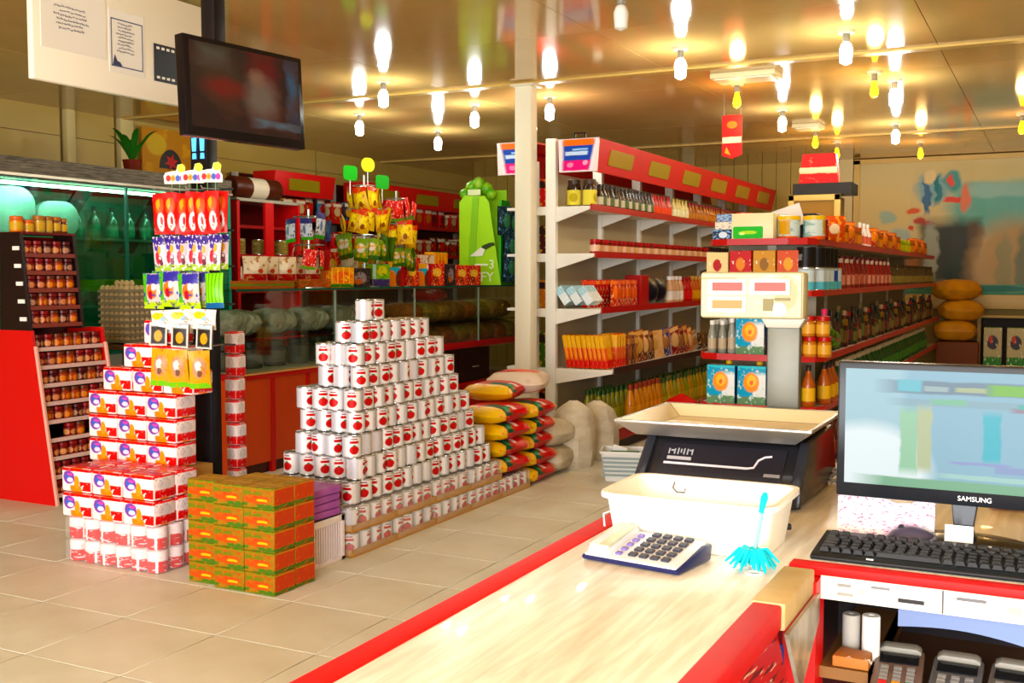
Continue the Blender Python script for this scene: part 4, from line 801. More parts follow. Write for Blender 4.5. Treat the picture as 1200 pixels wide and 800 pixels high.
# far module: drawers behind red frame with a side window
wbox('top_rail', -5.75, -5.15, 8.33, 10.66, .74, .80, TRM, sh, bev=.004); wbox('lower_rail', -5.75, -5.15, 8.33, 10.66, .34, .40, TRM, sh, bev=.004)
wput('sloped_plinth', MB().prism([(-5.15, .34), (-5.2, .34), (-5.2, 0), (-5.0, 0)], 8.33, 10.66, 'y'), M('b01a14', .35), sh)
for (a, b) in ((8.36, 9.1), (9.12, 9.75)):
    d = wbox('drawer', -5.2, -5.175, a, b, .41, .73, M('2a0f0c', .3), sh); put('handle', MB().tube([(-5.165, (a+b)/2-.06, .55), (-5.15, (a+b)/2-.04, .55), (-5.15, (a+b)/2+.04, .55), (-5.165, (a+b)/2+.06, .55)], .007, 6).mesh('handle', CHROME), d)
wbox('end_window', -5.19, -5.182, 9.78, 10.6, .41, .73, GG, sh)
GE = M('1e4a3a', .15)
wbox('glass_front', -5.168, -5.160, 5.94, 10.64, .80, 1.335, GG, sh)
wbox('glass_front', -5.168, -5.160, 5.94, 8.3, .747, .80, GG, sh)
wbox('glass_top', -5.78, -5.15, 5.92, 10.66, 1.335, 1.347, glass('top_glass', 'd4e4d8', .3), sh)
wput('glass_edge', MB().box(-5.15, -5.144, 5.92, 10.66, 1.333, 1.349), GE, sh)
wbox('glass_end', -5.75, -5.168, 5.935, 5.942, .747, 1.335, GG, sh)
for y in (7.1, 8.3, 9.5): wbox('glass_joint', -5.17, -5.158, y-.006, y+.006, .75, 1.335, M('9aa89a', .3), sh)
wbox('display_shelf', -5.74, -5.2, 5.96, 10.62, .99, .996, glass('shelf_glass', 'b4c8b4', .3), sh)
wbox('display_floor', -5.74, -5.175, 5.96, 10.62, .747, .752, M('c8c8b8', .4), sh)
# goods inside the showcase
for i in range(8):
    y = 6.1+i*.28; c = ('3a3a36', '4a4a40', '2f2f32', '5a5a54')[i % 4]
    one('dark_container', jar(.09, .2, [M(c, .4), M('5a5a50', .5), M('30302c', .4)], 14), 'dark grey canister in the near half of the glass showcase, %s along' % nth(i+1), 'canister', 'dark canisters in the showcase', (-5.42, y, .753))
for i in range(5): one('bulk_bag', sack(.3, .34, .2, [M(('d8d4cc', 'ccc8c0', 'dcd8d0', 'bcb8ae', 'd8ccb4')[i], .35, mottle=('8c8878', 6, (1, 1, 1)), bmp=(14, .9, .05))], 20+i), 'pale clear bag of dry goods on the upper showcase shelf, %s along' % nth(i+1), 'bag', 'pale bags in the showcase', (-5.42, 6.2+i*.42, .997), .05*i)
NUT = [M(h, .7, mottle=(g, 40, (1, 1, 1)), bmp=(60, .8, .02)) for h, g in (('9a6c3c', 'c89c60'), ('8a5a34', 'b08048'), ('a05a34', 'c07a50'), ('947a40', 'baa060'))]
for i in range(8):
    one('bulk_bag', sack(.4, .26, .22, [NUT[i % 4]], 30+i), 'brown heap of nuts in the far half of the showcase, %s along' % nth(i+1), 'bag', 'brown nut bags in the showcase', (-5.44, 8.55+i*.27, .753))
    one('bulk_bag', sack(.38, .25, .2, [NUT[(i+2) % 4]], 40+i), 'brown bag of nuts on the upper shelf of the far showcase half, %s along' % nth(i+1), 'bag', 'brown nut bags on the upper shelf', (-5.44, 8.5+i*.26, .997))
one('red_packet', sack(.3, .25, .12, [M('a8241c', .3)], 51), 'red packet lying above the nut bags in the showcase', 'packet', None, (-5.4, 8.95, 1.198), .1)
# things on the glass top: juice cartons and snack boxes
def prod(name, base, shapes, **k): return paint(name, base, shapes, k.pop('rough', .3), warp=k.pop('warp', .06), **k)
JC = prod('juice_carton', '4aa6b8', [('b', .5, .9, .6, .12, 'd8a82c'), ('e', .2, .25, .3, .42, 'd8822a'), ('e', .75, .3, .3, .4, '6a2a1c'), ('e', .75, .85, .14, .1, 'e8c8c4'), ('b', .9, .5, .14, .6, '9a2018')])
JR = prod('red_snack_box', 'b8301c', [('n', 5, .55, 'd8682a'), ('e', .5, .6, .28, .2, 'e0b060'), ('e', .4, .3, .15, .15, '8a3a18'), ('n', 9, .62, 'f0d8b0')])
JG = prod('green_snack_box', '7aa82c', [('b', .1, .5, .1, .6, 'c8dcc8'), ('e', .55, .7, .3, .2, 'c8c02c'), ('b', .5, .15, .5, .2, '3a2a5a'), ('n', 6, .6, '4a7a1c')])
JO = prod('orange_snack_box', 'd8901c', [('e', .5, .5, .4, .3, 'd8641c'), ('s', 0, 4, .2, 'e8b82c'), ('b', .5, .08, .6, .1, '3a6a24'), ('n', 6, .62, 'e8c848')])
JD = prod('dark_snack_box', '26201c', [('e', .5, .5, .3, .3, '8a7a78'), ('n', 7, .56, '4a3a30'), ('e', .4, .3, .2, .14, 'a85a3a')])
JW = prod('white_snack_bag', 'd8c8ac', [('b', .5, .1, .5, .18, '9a1c1c'), ('e', .4, .6, .2, .2, 'e8dcc4'), ('n', 6, .6, 'a87a50'), ('e', .65, .4, .12, .1, 'b04a2a')])
def cart(w, d, h, m, side='7a5a34'): return carton(w, d, h, [m, M(side, .5)], m=1, f=0, r=0, l=0)
seq = [(7.30, JO, .24, .17, 'd8901c', 'orange and yellow snack box on the glass counter'), (7.55, JD, .22, .16, '26201c', 'dark printed snack box on the glass counter'), (7.86, JG, .2, .2, '7aa82c', 'green and yellow snack box on the glass counter'),
 (8.10, JC, .2, .22, '4aa6b8', 'blue juice carton box on the glass counter, first'), (8.36, JR, .17, .22, 'b8301c', 'red snack box between the two blue juice boxes'), (8.58, JC, .17, .21, '4aa6b8', 'blue juice carton box on the glass counter, second'), (8.80, JR, .2, .21, 'b8301c', 'red printed snack box beside the second juice box'), (9.06, JD, .12, .21, '5a2a1c', 'brown biscuit box on the glass counter'), (9.28, JR, .2, .2, 'b8301c', 'red snack box near the green stand'), (9.52, JR, .2, .2, 'b8301c', 'last red snack box beside the green stand')]
for y, m_, w, h, s_, lb in seq: one('snack_box', cart(w, .14, h, m_, s_), lb, 'box', 'snack boxes on the glass counter', (-5.28, y, 1.348), math.radians(75))
for i in range(9):
    m_, s_, nm = [(JD, '26201c', 'dark'), (JO, 'd8901c', 'orange'), (JR, 'b8301c', 'red'), (JG, '7aa82c', 'green'), (JW, 'c8b090', 'cream')][i*2 % 5]
    one('snack_box', cart(.2, .14, .27+.03*(i % 3), m_, s_), '%s snack box in the rear row on the glass counter, %s along' % (nm, nth(i+1)), 'box', 'rear snack boxes on the glass counter', (-5.58, 7.3+i*.26, 1.348), math.radians(80))
one('orange_tray', carton(.5, .2, .06, [prod('tray_print', '8a5a24', [('n', 6, .55, 'b0501c'), ('b', .5, .5, .5, .1, '5a7a2c')])]), 'low brown and green carton tray on the near end of the glass counter', 'tray', None, (-5.35, 6.45, 1.348), math.radians(90))
one('orange_tray', carton(.5, .2, .07, [prod('tray_print2', '9a4a1c', [('n', 6, .55, 'c8702c'), ('n', 9, .6, '4a6a24')])]), 'low orange carton tray in the middle of the glass counter', 'tray', None, (-5.35, 7.02, 1.348), math.radians(90))
pw = pouch(.2, .18, .09, [JW, M('b8a080', .4)])
for i in range(5): one('snack_bag', pw, 'white and red snack bag standing in the near counter tray, %s along' % nth(i+1), 'bag', 'white snack bags on the counter', (-5.3-.03*(i % 2), 6.3+i*.17, 1.41), math.radians(70+R.uniform(-15, 15)))
# yellow candy trees on the counter
YB = prod('yellow_candy', 'd8b01c', [('e', .5, .5, .3, .25, 'e8d048'), ('b', .5, .9, .6, .1, 'b8401c'), ('n', 6, .6, 'a8701c'), ('e', .5, .3, .15, .12, '8a4a1c')])
RC = prod('red_candy', 'c01c1c', [('e', .5, .5, .3, .25, 'd84a34'), ('n', 6, .58, 'e8b0a0'), ('b', .5, .06, .6, .08, '6a9a2c')])
GC = prod('mixed_candy', '6a8a34', [('e', .5, .6, .3, .2, 'd8c8b8'), ('n', 5, .55, 'c8a02c'), ('b', .5, .08, .6, .1, '2a5a1c'), ('n', 9, .62, 'a83a24')])
BC = prod('blue_candy', 'c8ccd4', [('b', .5, .9, .6, .14, '2c2a6a'), ('n', 6, .58, '4a4a34'), ('b', .5, .06, .6, .08, '4a9a3c'), ('e', .4, .5, .12, .2, '5a6a8a')])
def candy_tree(label, y, h, rows, grp):
    t = thing('candy_tree', label, 'display stand', (-5.3, y, 1.348))
    put('base', MB().lathe([(.12, 0), (.12, .008), (.02, .014)], 20).mesh('base', STEEL, smooth=True), t)
    put('pole', MB().tube([(0, 0, .01), (0, 0, h)], .009, 8).mesh('pole', M('c8ccc4', .3, .5)), t)
    for k, (z, n, rad, me, lb) in enumerate(rows):
        put('hook_ring', MB().tube([(rad*math.cos(i*.5236), rad*math.sin(i*.5236), z) for i in range(13)], .004, 5).tube([(-rad, 0, z), (rad, 0, z)], .003, 5).tube([(0, -rad, z), (0, rad, z)], .003, 5).mesh('ring', STEEL), t)
        for i in range(n):
            a = -2.0+i*(2.8/max(n-1, 1))+R.uniform(-.12, .12); q = rad+R.uniform(.0, .05); one('candy_bag', me[0], lb+', %s' % nth(i+1), 'packet', grp+' '+str(k), (-5.3+q*math.cos(a), y+q*math.sin(a), 1.348+z-me[1]+R.uniform(-.03, .02)), 0, (R.uniform(-.2, .2), R.uniform(-.25, .25), a+math.pi/2+R.uniform(-.6, .6)), R.uniform(.8, 1.1))
    return t
py = (pouch(.13, .2, .05, [YB, M('c8a01c', .3)]), .2); prd = (pouch(.13, .18, .05, [RC, M('a81c1c', .3)]), .18); pg = (pouch(.14, .2, .05, [GC, M('4a6a24', .3)]), .2); pb = (pouch(.13, .19, .04, [BC, M('3a3a6a', .3)]), .19)
candy_tree('wire candy stand with blue-topped bags at the near end of the glass counter', 6.95, .62, [(.56, 4, .12, pb, 'white candy bag with dark blue top hanging on the near wire stand'), (.34, 4, .12, prd, 'red candy bag hanging low on the near wire stand')], 'bags on the near wire stand')
candy_tree('tall wire stand crowded with yellow candy bags behind the can pyramid', 7.72, .95, [(.86, 6, .10, py, 'yellow candy bag in the top ring of the tall wire stand'), (.66, 8, .15, py, 'yellow candy bag in the middle ring of the tall wire stand'), (.44, 8, .17, pg, 'green mixed candy bag in the lowest ring of the tall wire stand')], 'bags on the tall wire stand')
candy_tree('wire stand with red candy bags beside the tall yellow stand', 8.22, .85, [(.78, 6, .1, prd, 'red candy bag in the top ring of the second wire stand'), (.56, 7, .12, py, 'yellow candy bag in the lower ring of the second wire stand'), (.36, 7, .12, pg, 'green candy bag at the bottom of the second wire stand')], 'bags on the second wire stand')
for i, (y, z, c, lb) in enumerate([(7.52, 2.24, '1c9a2c', 'green card on top of the wire candy stand, left'), (8.0, 2.2, '1c9a2c', 'green card on top of the wire candy stand, right'), (7.78, 2.33, 'c8d82c', 'yellow-green round card above the tall wire stand')]):
    t = thing('topper_card', lb, 'sign card', (-5.3, y, z), math.radians(70))
    put('card', MB().prism(rrect(-.07, .07, 0, .12, .03 if i < 2 else .058), -.003, .003, 'y').mesh('card', M(c, .4)), t); put('stem', MB().tube([(0, .004, .02), (0, .004, -.12)], .004, 5).mesh('stem', STEEL), t)
# green snack stand on the counter by the white post
gs = thing('green_display_stand', 'bright lime green cardboard display stand by the white post', 'display stand', (-5.17, 10.0, 1.348), math.radians(8))
LIME = M('9ac40c', .4); GRN = M('2f9a1c', .4)
put('front_panel', MB().prism([(-.46, 0), (0, 0), (-.13, .86), (-.18, .92), (-.40, .93), (-.46, .86)], 0, .02, 'y').mesh('panel', LIME), gs)
put('fold', MB().prism([(-.36, .25), (-.30, .02), (-.24, .91), (-.31, .92)], -.006, .0, 'y').mesh('fold', M('7fae0a', .4)), gs)
put('side_panel', MB().prism([(.0, 0), (.46, 0), (.30, .88), (.04, .88)], -.02, -.005, 'x').xf(Matrix.Shear('XY', 4, (0, 0)) @ Matrix.Identity(4)).mesh('panel', GRN), gs)
put('back_panel', MB().box(-.42, -.04, .3, .32, 0, 1.0).mesh('panel', M('8ab41c', .4)), gs)
cw = MB()
for k, (x, z, r_) in enumerate([(-.42, .95, .06), (-.35, 1.02, .07), (-.26, 1.05, .075), (-.18, 1.0, .07), (-.12, .94, .06), (-.3, .96, .08)]): cw.lathe([(.01, -r_), (r_*.8, -r_*.6), (r_, 0), (r_*.8, r_*.6), (.01, r_)], 10, (x, .06+.02*(k % 2), z))
put('crown', cw.mesh('crown', M('4f8a24', .4, mottle=('8aa84a', 14, (1, 1, 1))), smooth=True), gs)
put('crown_label', MB().box(-.36, -.22, -.012, -.006, .93, .99).mesh('label', M('c8d0a8', .4)), gs)
put('tail_print', MB().prism([(-.26, .31), (-.18, .36), (-.1, .40), (-.065, .41), (-.07, .44), (-.12, .44), (-.2, .41)], -.006, -.001, 'y').mesh('tail', M('2a3a14', .4)), gs)
put('face_print', MB().prism([(-.34, .3), (-.2, .3), (-.17, .37), (-.22, .39)], -.008, -.002, 'y').mesh('face', M('dcdcd0', .4)), gs)
put('lettering', text_mesh('IFFY', .14, M('e8ecd0', .4), .002), gs, (-.2, -.005, .08), (math.radians(90), 0, 0)); put('lettering', text_mesh('3', .13, M('e8ecd0', .4), .002), gs, (-.1, -.005, .21), (math.radians(90), 0, 0))
put('lettering', MB().box(-.3, -.14, -.005, -.002, .2, .22).mesh('line', M('e8ecd0', .4)), gs)
DP = prod('dark_snack_pack', '16262a', [('n', 5, .56, '2a4a4a'), ('e', .5, .5, .25, .25, '3a6a44'), ('n', 9, .62, '5a7a9a')]); dpm = pouch(.2, .3, .1, [DP, M('14201e', .3)])
for i, (x, y, z) in enumerate([(-5.14, 10.03, .50), (-5.12, 10.16, .48), (-5.12, 10.12, .24), (-5.11, 10.33, .22), (-5.12, 10.10, .02), (-5.12, 10.30, .0)]):
    one('snack_bag', dpm, 'dark green and black snack bag hanging on the side of the lime stand, %s' % ('upper left', 'upper right', 'middle left', 'middle right', 'lower left', 'lower right')[i], 'bag', 'dark snack bags on the lime stand', (x, y, 1.36+z), math.radians(70+6*(i % 2)))
one('green_carton', carton(.34, .3, .2, [M('2f8a1c', .4)]), 'plain green carton at the foot of the lime stand', 'carton', None, (-5.45, 10.5, 1.348))
# ================================================================ shelving on the left wall behind the showcase
ws = thing('red_shelving', 'red wall shelving behind the glass showcase', 'shelf', (-8.0, 11.5, 0))
wbox('back_panel', -8.28, -8.25, 9.45, 14.4, .3, 2.6, M('4a1c16', .5), ws)
for y in (9.47, 10.6, 11.3, 12.85, 14.4): wbox('upright', -8.26, -8.2, y-.025, y+.025, 0, 2.6, M('b8b0a4', .4), ws)
for z in (1.3, 1.72, 2.1): wbox('shelf', -8.25, -7.75, 9.45, 14.4, z-.025, z, M('7a1a16', .4), ws); wbox('shelf_lip', -7.75, -7.735, 9.45, 14.4, z-.035, z+.015, M('a81a1c', .35), ws)
for (a, b) in ((9.5, 10.6), (11.2, 14.2)):
    wput('header', MB().prism([(-8.0, 2.34), (-7.72, 2.34), (-7.68, 2.6), (-8.0, 2.6)], a, b, 'y'), RED, ws, bev=.004)
    n = max(1, int((b-a)/1.0))
    for i in range(n): wbox('header_window', -7.705, -7.69, a+.25+i*1.0, a+.8+i*1.0, 2.40, 2.53, M('8a7a3c', .3), ws)
cols = ['a81c1c', 'c03a1c', '8a1414', 'b8761c', '2a2028', 'c8b08a', '6a1c14', '3a6a8a', 'c8301c', 'd0a030']
mats = [prod('wall_pack_%d' % i, c, [('n', 5, .57, cols[(i+3) % 10]), ('e', .5, .5, .3, .25, cols[(i+5) % 10]), ('b', .5, .85, .4, .08, 'e0d4c0')]) for i, c in enumerate(cols)]
pk_b = [cart(.2, .2, .22+.02*(i % 3), mats[i], cols[i]) for i in range(10)]; pk_p = [pouch(.2, .26, .1, [mats[i], M(cols[i], .4)]) for i in range(10)]
for lvl, (z, nm) in enumerate(((1.3, 'lower'), (1.72, 'middle'), (2.1, 'upper'))):
    y = 9.62; i = 0
    while y < 14.2:
        q = R.randrange(10); kind = R.random()
        if lvl == 2 and 10.9 < y < 12.2: q = 4
        if lvl == 2 and y > 12.3: q = R.choice([0, 1, 8])
        if lvl == 1 and y > 12: q = R.choice([0, 2, 6])
        hexn = {'a81c1c': 'red', 'c03a1c': 'orange red', '8a1414': 'dark red', 'b8761c': 'ochre', '2a2028': 'black', 'c8b08a': 'beige', '6a1c14': 'maroon', '3a6a8a': 'blue', 'c8301c': 'bright red', 'd0a030': 'golden'}[cols[q]]
        if kind < .5: one('grocery_box', pk_b[q], '%s printed box on the %s red wall shelf behind the showcase, %s along' % (hexn, nm, nth(i+1)), 'box', 'boxes on the wall shelves', (-7.9, y, z), math.radians(90))
        else: one('grocery_bag', pk_p[q], '%s printed bag on the %s red wall shelf behind the showcase, %s along' % (hexn, nm, nth(i+1)), 'bag', 'bags on the wall shelves', (-7.88, y, z), math.radians(90)+R.uniform(-.2, .2))
        y += .235; i += 1
# large roll on a red cabinet
rc = thing('red_cabinet', 'open bright red cabinet left of the wall shelving', 'cabinet', (-7.45, 8.9, 0))
wbox('side', -7.75, -7.28, 8.40, 8.44, 0, 2.2, RED, rc); wbox('side', -7.75, -7.28, 9.36, 9.40, 0, 2.2, RED, rc); wbox('top', -7.75, -7.28, 8.4, 9.4, 2.19, 2.22, M('a8a090', .4), rc); wbox('back', -7.77, -7.75, 8.4, 9.4, 0, 2.2, M('5a100e', .5), rc)
for z in (1.3, 1.66, 1.95): wbox('shelf', -7.75, -7.28, 8.44, 9.36, z-.03, z, M('8a1214', .4), rc)
wbox('centre_panel', -7.3, -7.27, 8.82, 8.95, 1.3, 2.19, RED, rc)
for i in range(4): one('flour_bag', pouch(.2, .24, .12, [JW, M('c8b898', .4)]), 'cream bag on the lower shelf of the bright red cabinet, %s along' % nth(i+1), 'bag', 'cream bags in the red cabinet', (-7.42, 8.54+i*.24, 1.3), math.radians(80))
for i in range(3): one('round_tin', can_mesh(.08, .16, [prod('tin_%d' % i, '7a6a3a', [('n', 5, .55, 'a89a6a'), ('e', .5, .5, .2, .3, 'c8b080')]), TIN]), 'olive gold tin on the middle shelf of the bright red cabinet, %s along' % nth(i+1), 'tin', 'gold tins in the red cabinet', (-7.42, 8.56+i*.34, 1.66))
rl = thing('paper_roll_large', 'large brown and white roll lying on top of the red cabinet', 'roll', (-7.45, 8.85, 2.22))
put('roll', MB().lathe([(.10, -.36, 1), (.115, -.34, 1), (.115, -.12, 0), (.115, .12, 1), (.115, .34, 1), (.10, .36, 1)], 20, (0, 0, .116), ax='y').mesh('roll', [M('d8ccb8', .35), M('4a2014', .35)], smooth=True), rl)
# ================================================================ refrigerated display case along the left wall
fr_ = thing('display_fridge', 'green-lit glass display fridge with patterned steel header along the left wall', 'fridge', (-7.6, 6.2, 0))
PATT = paint('fridge_header_print', '6a6256', [('n', 14, .52, '524c42'), ('n', 26, .57, '857c6c'), ('n', 8, .6, '746b5c')], .6)
wput('header', MB().box(-8.2, -7.08, 4.2, 8.1, 2.20, 2.35), [PATT], fr_, bev=.004); wbox('header_band', -7.08, -7.07, 4.2, 8.1, 2.205, 2.225, M('b8b0a0', .3, .5), fr_)
GT = M('3f8f78', .35); wbox('back_wall', -8.22, -8.18, 4.2, 8.1, .4, 2.2, GT, fr_); wbox('end_wall', -8.2, -7.1, 8.06, 8.1, 0, 2.2, GT, fr_); wbox('base', -8.2, -7.12, 4.2, 8.06, 0, .78, M('8a8478', .4), fr_); wbox('deck', -8.2, -7.14, 4.2, 8.06, .78, .8, M('3a6a58', .4), fr_)  # green light of the interior is painted into the wall and deck colours
for z in (1.18, 1.75): wbox('glass_shelf', -8.18, -7.3, 4.25, 8.05, z, z+.008, glass('fridge_shelf_glass', '8ad0b0', .3), fr_); wbox('shelf_rail', -7.31, -7.295, 4.25, 8.05, z-.006, z+.014, M('9ab8a8', .3, .5), fr_)
FG = glass('fridge_glass', 'c0e2d4', .35)
for i in range(3): wput('glass_door', MB().box(-7.11, -7.10, 4.25+i*1.28, 5.5+i*1.28, .8, 2.2), FG, fr_)
for y in (5.51, 6.79): wbox('door_bar', -7.115, -7.09, y, y+.02, .8, 2.2, M('2a5a48', .3), fr_)
wput('added_lamp_tube', MB().tube([(-7.3, 4.4, 2.17), (-7.3, 7.9, 2.17)], .013, 8), M('d8fff4', .3, emit=45), fr_)  # unseen tube, added to give the fridge interior its glow
for y0 in (5.7, 6.4, 7.3): wput('dark_strut', MB().prism([(y0, 1.65), (y0+.16, 1.65), (y0+.62, 2.2), (y0+.44, 2.2)], -7.75, -7.72, 'x'), M('0c1412', .4), fr_)
PL = M('f6faf4', .35)
def rounded_tub(w, h): return MB().prism(rrect(-w/2, w/2, 0, h, w*.36, 8), -.08, .08, 'y').mesh('tub', PL, bev=.02)
one('plastic_tub', rounded_tub(.42, .4), 'large white rounded plastic tub at the left in the green fridge', 'tub', None, (-7.5, 5.93, 1.759), math.radians(70))
one('plastic_tub', rounded_tub(.34, .3), 'smaller white rounded plastic tub in the green fridge', 'tub', None, (-7.45, 6.36, 1.759), math.radians(70))
one('plastic_tub', rounded_tub(.36, .22), 'low white rounded plastic tub behind the two others in the green fridge', 'tub', None, (-7.75, 6.15, 1.759), math.radians(70))
for i, (y, c) in enumerate([(6.75, 'c8bfae'), (7.05, 'b8b0a0'), (7.35, 'a89c88'), (7.65, 'c0b8a0')]): one('food_tray', carton(.24, .3, .12, [M(c, .4, mottle=('7a3028', 5, (1, 1, 1)))]), 'pale food tray on the lower fridge shelf, %s from the left' % ('first', 'second', 'third', 'fourth')[i], 'tray', 'food trays in the fridge', (-7.42, y, 1.19))
one('yellow_packet', carton(.5, .3, .1, [M('b8a82c', .4)]), 'yellow packet lying on the food trays in the fridge', 'packet', None, (-7.42, 6.95, 1.311), math.radians(90))
for i in range(6): one('green_bottle', bottle(.055, .3, [M('1c5a44', .15, coat=.5), M('2a7a5a', .3), M('0c2a20', .4)], n=12), 'dark green bottle on the upper fridge shelf, %s along' % nth(i+1), 'bottle', 'green bottles in the fridge', (-7.65, 6.75+i*.2, 1.759))
# wall decoration above the fridge
po = thing('wall_poster', 'ochre poster with a black half-round emblem above the fridge', 'poster', (-8.3, 8.5, 2.5))
wbox('sheet', -8.30, -8.285, 8.16, 9.15, 2.4, 2.95, [M('b5801e', .4), paint('poster_print', 'b5801e', [('n', 4, .6, 'c89430'), ('e', .2, .7, .14, .2, 'caa85a')], .4)], po, r=1)
em = MB().prism([(8.55+.16*math.cos(a*.2618), 2.55+.2*math.sin(a*.2618)) for a in range(13)], -8.284, -8.278, 'x'); wput('emblem', em, M('1a1614', .35), po); wput('emblem_star', MB().prism([(8.55+(.1 if i % 2 == 0 else .045)*math.cos(i*.524+.26), 2.62+(.1 if i % 2 == 0 else .045)*math.sin(i*.524+.26)*.9) for i in range(12)], -8.277, -8.272, 'x'), M('b8301c', .35), po)
pl = thing('potted_palm', 'small green palm in a dark pot on top of the fridge', 'plant', (-7.6, 7.36, 2.35))
put('pot', MB().lathe([(.06, 0), (.085, .14), (.09, .15), (.08, .15)], 14).mesh('pot', M('6a2a1c', .4), smooth=True), pl)
lf = MB()
for k in range(11):
    a = k*2.4; L_ = .3+.1*(k % 3)
    lf.grid(lambda u, v, a=a, L_=L_: ((.02+L_*.55*v)*math.cos(a)-(u-.5)*.06*math.sin(math.pi*min(v+.12, 1))*math.sin(a), (.02+L_*.55*v)*math.sin(a)+(u-.5)*.06*math.sin(math.pi*min(v+.12, 1))*math.cos(a), .15+L_*1.25*v-L_*.75*v*v), 2, 6)
put('fronds', lf.mesh('fronds', M('2a5a1c', .45), smooth=True), pl)
# ================================================================ white post
wp = thing('white_post', 'slim white square post from floor to ceiling beside the long shelf', 'post', (-3.9, 8.0, 0))
wbox('shaft', -3.975, -3.83, 7.93, 8.06, 0, 2.985, M('e2dcc8', .35), wp, bev=.012); wbox('top_plate', -4.0, -3.8, 7.9, 8.09, 2.97, 2.985, M('d8d0b8', .4), wp)
# ================================================================ long double-sided gondola
ga = thing('long_gondola', 'long white double-sided shelf with red lit header boards', 'shelf', (-3.8, 11.3, 0))
YA, YB_ = 8.28, 14.4
def upr(y): wbox('upright', -3.845, -3.755, y-.03, y+.03, 0, 2.58, SHELFW, ga, bev=.004)
for k in range(7): upr(YA+k*(YB_-YA)/6)
wbox('back_panel', -3.81, -3.79, YA, YB_, .1, 2.3, M('b8ac90', .45), ga)
wput('end_frame', MB().box(-3.97, -3.93, YA-.03, YA+.03, 0, 2.4), SHELFW, ga)
LV = [(2.02, -3.46), (1.63, -3.42), (1.17, -3.36), (.67, -3.25)]
for i, (z, xl) in enumerate(LV):
    wbox('shelf', -3.79, xl, YA-.0, YB_, z-.022, z, SHELFW, ga); wput('price_lip', MB().box(xl, xl+.012, YA+.02, YB_, z-.035, z+.018), M('a01416', .35) if i < 3 else M('3a2420', .4), ga)
    for k in range(7):
        y = YA+k*(YB_-YA)/6
        wput('bracket', MB().prism([(-3.755, z-.022), (-3.755, z-.13), (xl, z-.03), (xl, z-.022)], y-.012, y+.012, 'y'), SHELFW, ga)
    wbox('end_bar', -3.95, -3.8, YA-.028, YA-.012, z-.07, z, SHELFW, ga)
    wbox('rear_shelf', -4.22, -3.81, YA, YB_, z-.022, z, SHELFW, ga)
wbox('base_deck', -4.3, -3.2, YA, YB_, .14, .17, SHELFW, ga); wbox('base_lip', -3.2, -3.185, YA, YB_, .1, .19, M('a01416', .35), ga); wbox('kick_plate', -4.25, -3.25, YA+.02, YB_, 0, .14, M('4a4640', .5), ga)
# header: sloping red boards with gold windows, printed end signs
SGN = paint('end_sign_print', 'f3e6e8', [('b', .5, .5, .4, .44, '2b46a0'), ('b', .5, .9, .4, .1, 'e07a24'), ('b', .5, .18, .4, .16, 'd8247c'), ('b', .46, .56, .3, .06, 'c8dcf4'), ('b', .54, .68, .2, .03, '9ac0ee'), ('e', .3, .2, .1, .08, 'f090b8'), ('e', .75, .26, .08, .08, 'f4a8c4')], .35, warp=.03)
for s_, xa, xb in ((1, -3.37, -3.71), (-1, -4.28, -3.94)):
    d = .055*s_
    wput('header_board', MB().prism([(xa+d*.2, 2.56), (xa-d*.9, 2.30), (xa-d*.9-.02*s_, 2.30), (xa+d*.2-.03*s_, 2.56)][::-1 if s_ > 0 else 1], YA-.05, YB_, 'y'), M('b80d12', .5, spec=.25), ga)
    e_ = MB().quad((min(xa, xb)+(.05 if s_ < 0 else 0), YA-.056, 2.30), (max(xa, xb)-(.05 if s_ > 0 else 0), YA-.056, 2.30), (max(xa, xb)+(.0 if s_ < 0 else .01), YA-.056, 2.56), (min(xa, xb)-(.01 if s_ < 0 else 0), YA-.056, 2.56))
    wput('sign_print', e_, SGN, ga)
    wput('end_sign', MB().prism([(min(xa, xb), 2.295), (max(xa, xb)-.01, 2.295), (max(xa, xb)+.01, 2.565), (min(xa, xb)-.01, 2.565)], YA-.053, YA-.03, 'y'), M('eadfe0', .4), ga)
    wput('header_roof', MB().box(min(xa, xb), max(xa, xb), YA-.05, YB_, 2.55, 2.565), M('a8161a', .4), ga)
for i in range(6):
    y = YA+.25+i*1.0; m_ = MB().prism(rrect(y, y+.55, 2.365, 2.50, .02), -.004, .004, 'x'); 
    ang = math.atan2(.06, .26); m_.xf(Matrix.Translation((-3.385, 0, 2.43)) @ Matrix.Rotation(ang, 4, 'Y') @ Matrix.Translation((0, 0, -2.43))); wput('gold_window', m_, M('9a8236', .35), ga)
    wput('light_mark', MB().box(-3.40, -3.392, y+.7, y+.78, 2.452, 2.46), M('e08a84', .4), ga)
for x in (-3.55, -4.1): wput('top_clip', MB().box(x-.05, x+.05, YA, YA+.02, 2.565, 2.575).box(x-.05, x-.04, YA, YA+.02, 2.57, 2.62).box(x+.04, x+.05, YA, YA+.02, 2.57, 2.62).box(x-.05, x+.05, YA, YA+.02, 2.61, 2.62), BLACK, ga)
def row(me_list, label, cat, name, grp, x, y0, y1, dy, z, rz=None, jit=.006, rows=1, dx=-.09):
    y = y0; i = 0
    while y < y1:
        for r_ in range(rows): one(name, me_list[i % len(me_list)], label+', %s along' % nth(i+1)+(', rear' if r_ else ''), cat, grp, (x+r_*dx+R.uniform(-jit, jit), y+R.uniform(-jit, jit), z), R.random()*6.28 if rz is None else rz+R.uniform(-.05, .05))
        y += dy; i += 1
def bt(r, h, body, lab, cap, neck=.34): return bottle(r, h, [M(body, .18, coat=.4), M(lab, .4), M(cap, .35)], neck)
LG = 'of the long gondola'
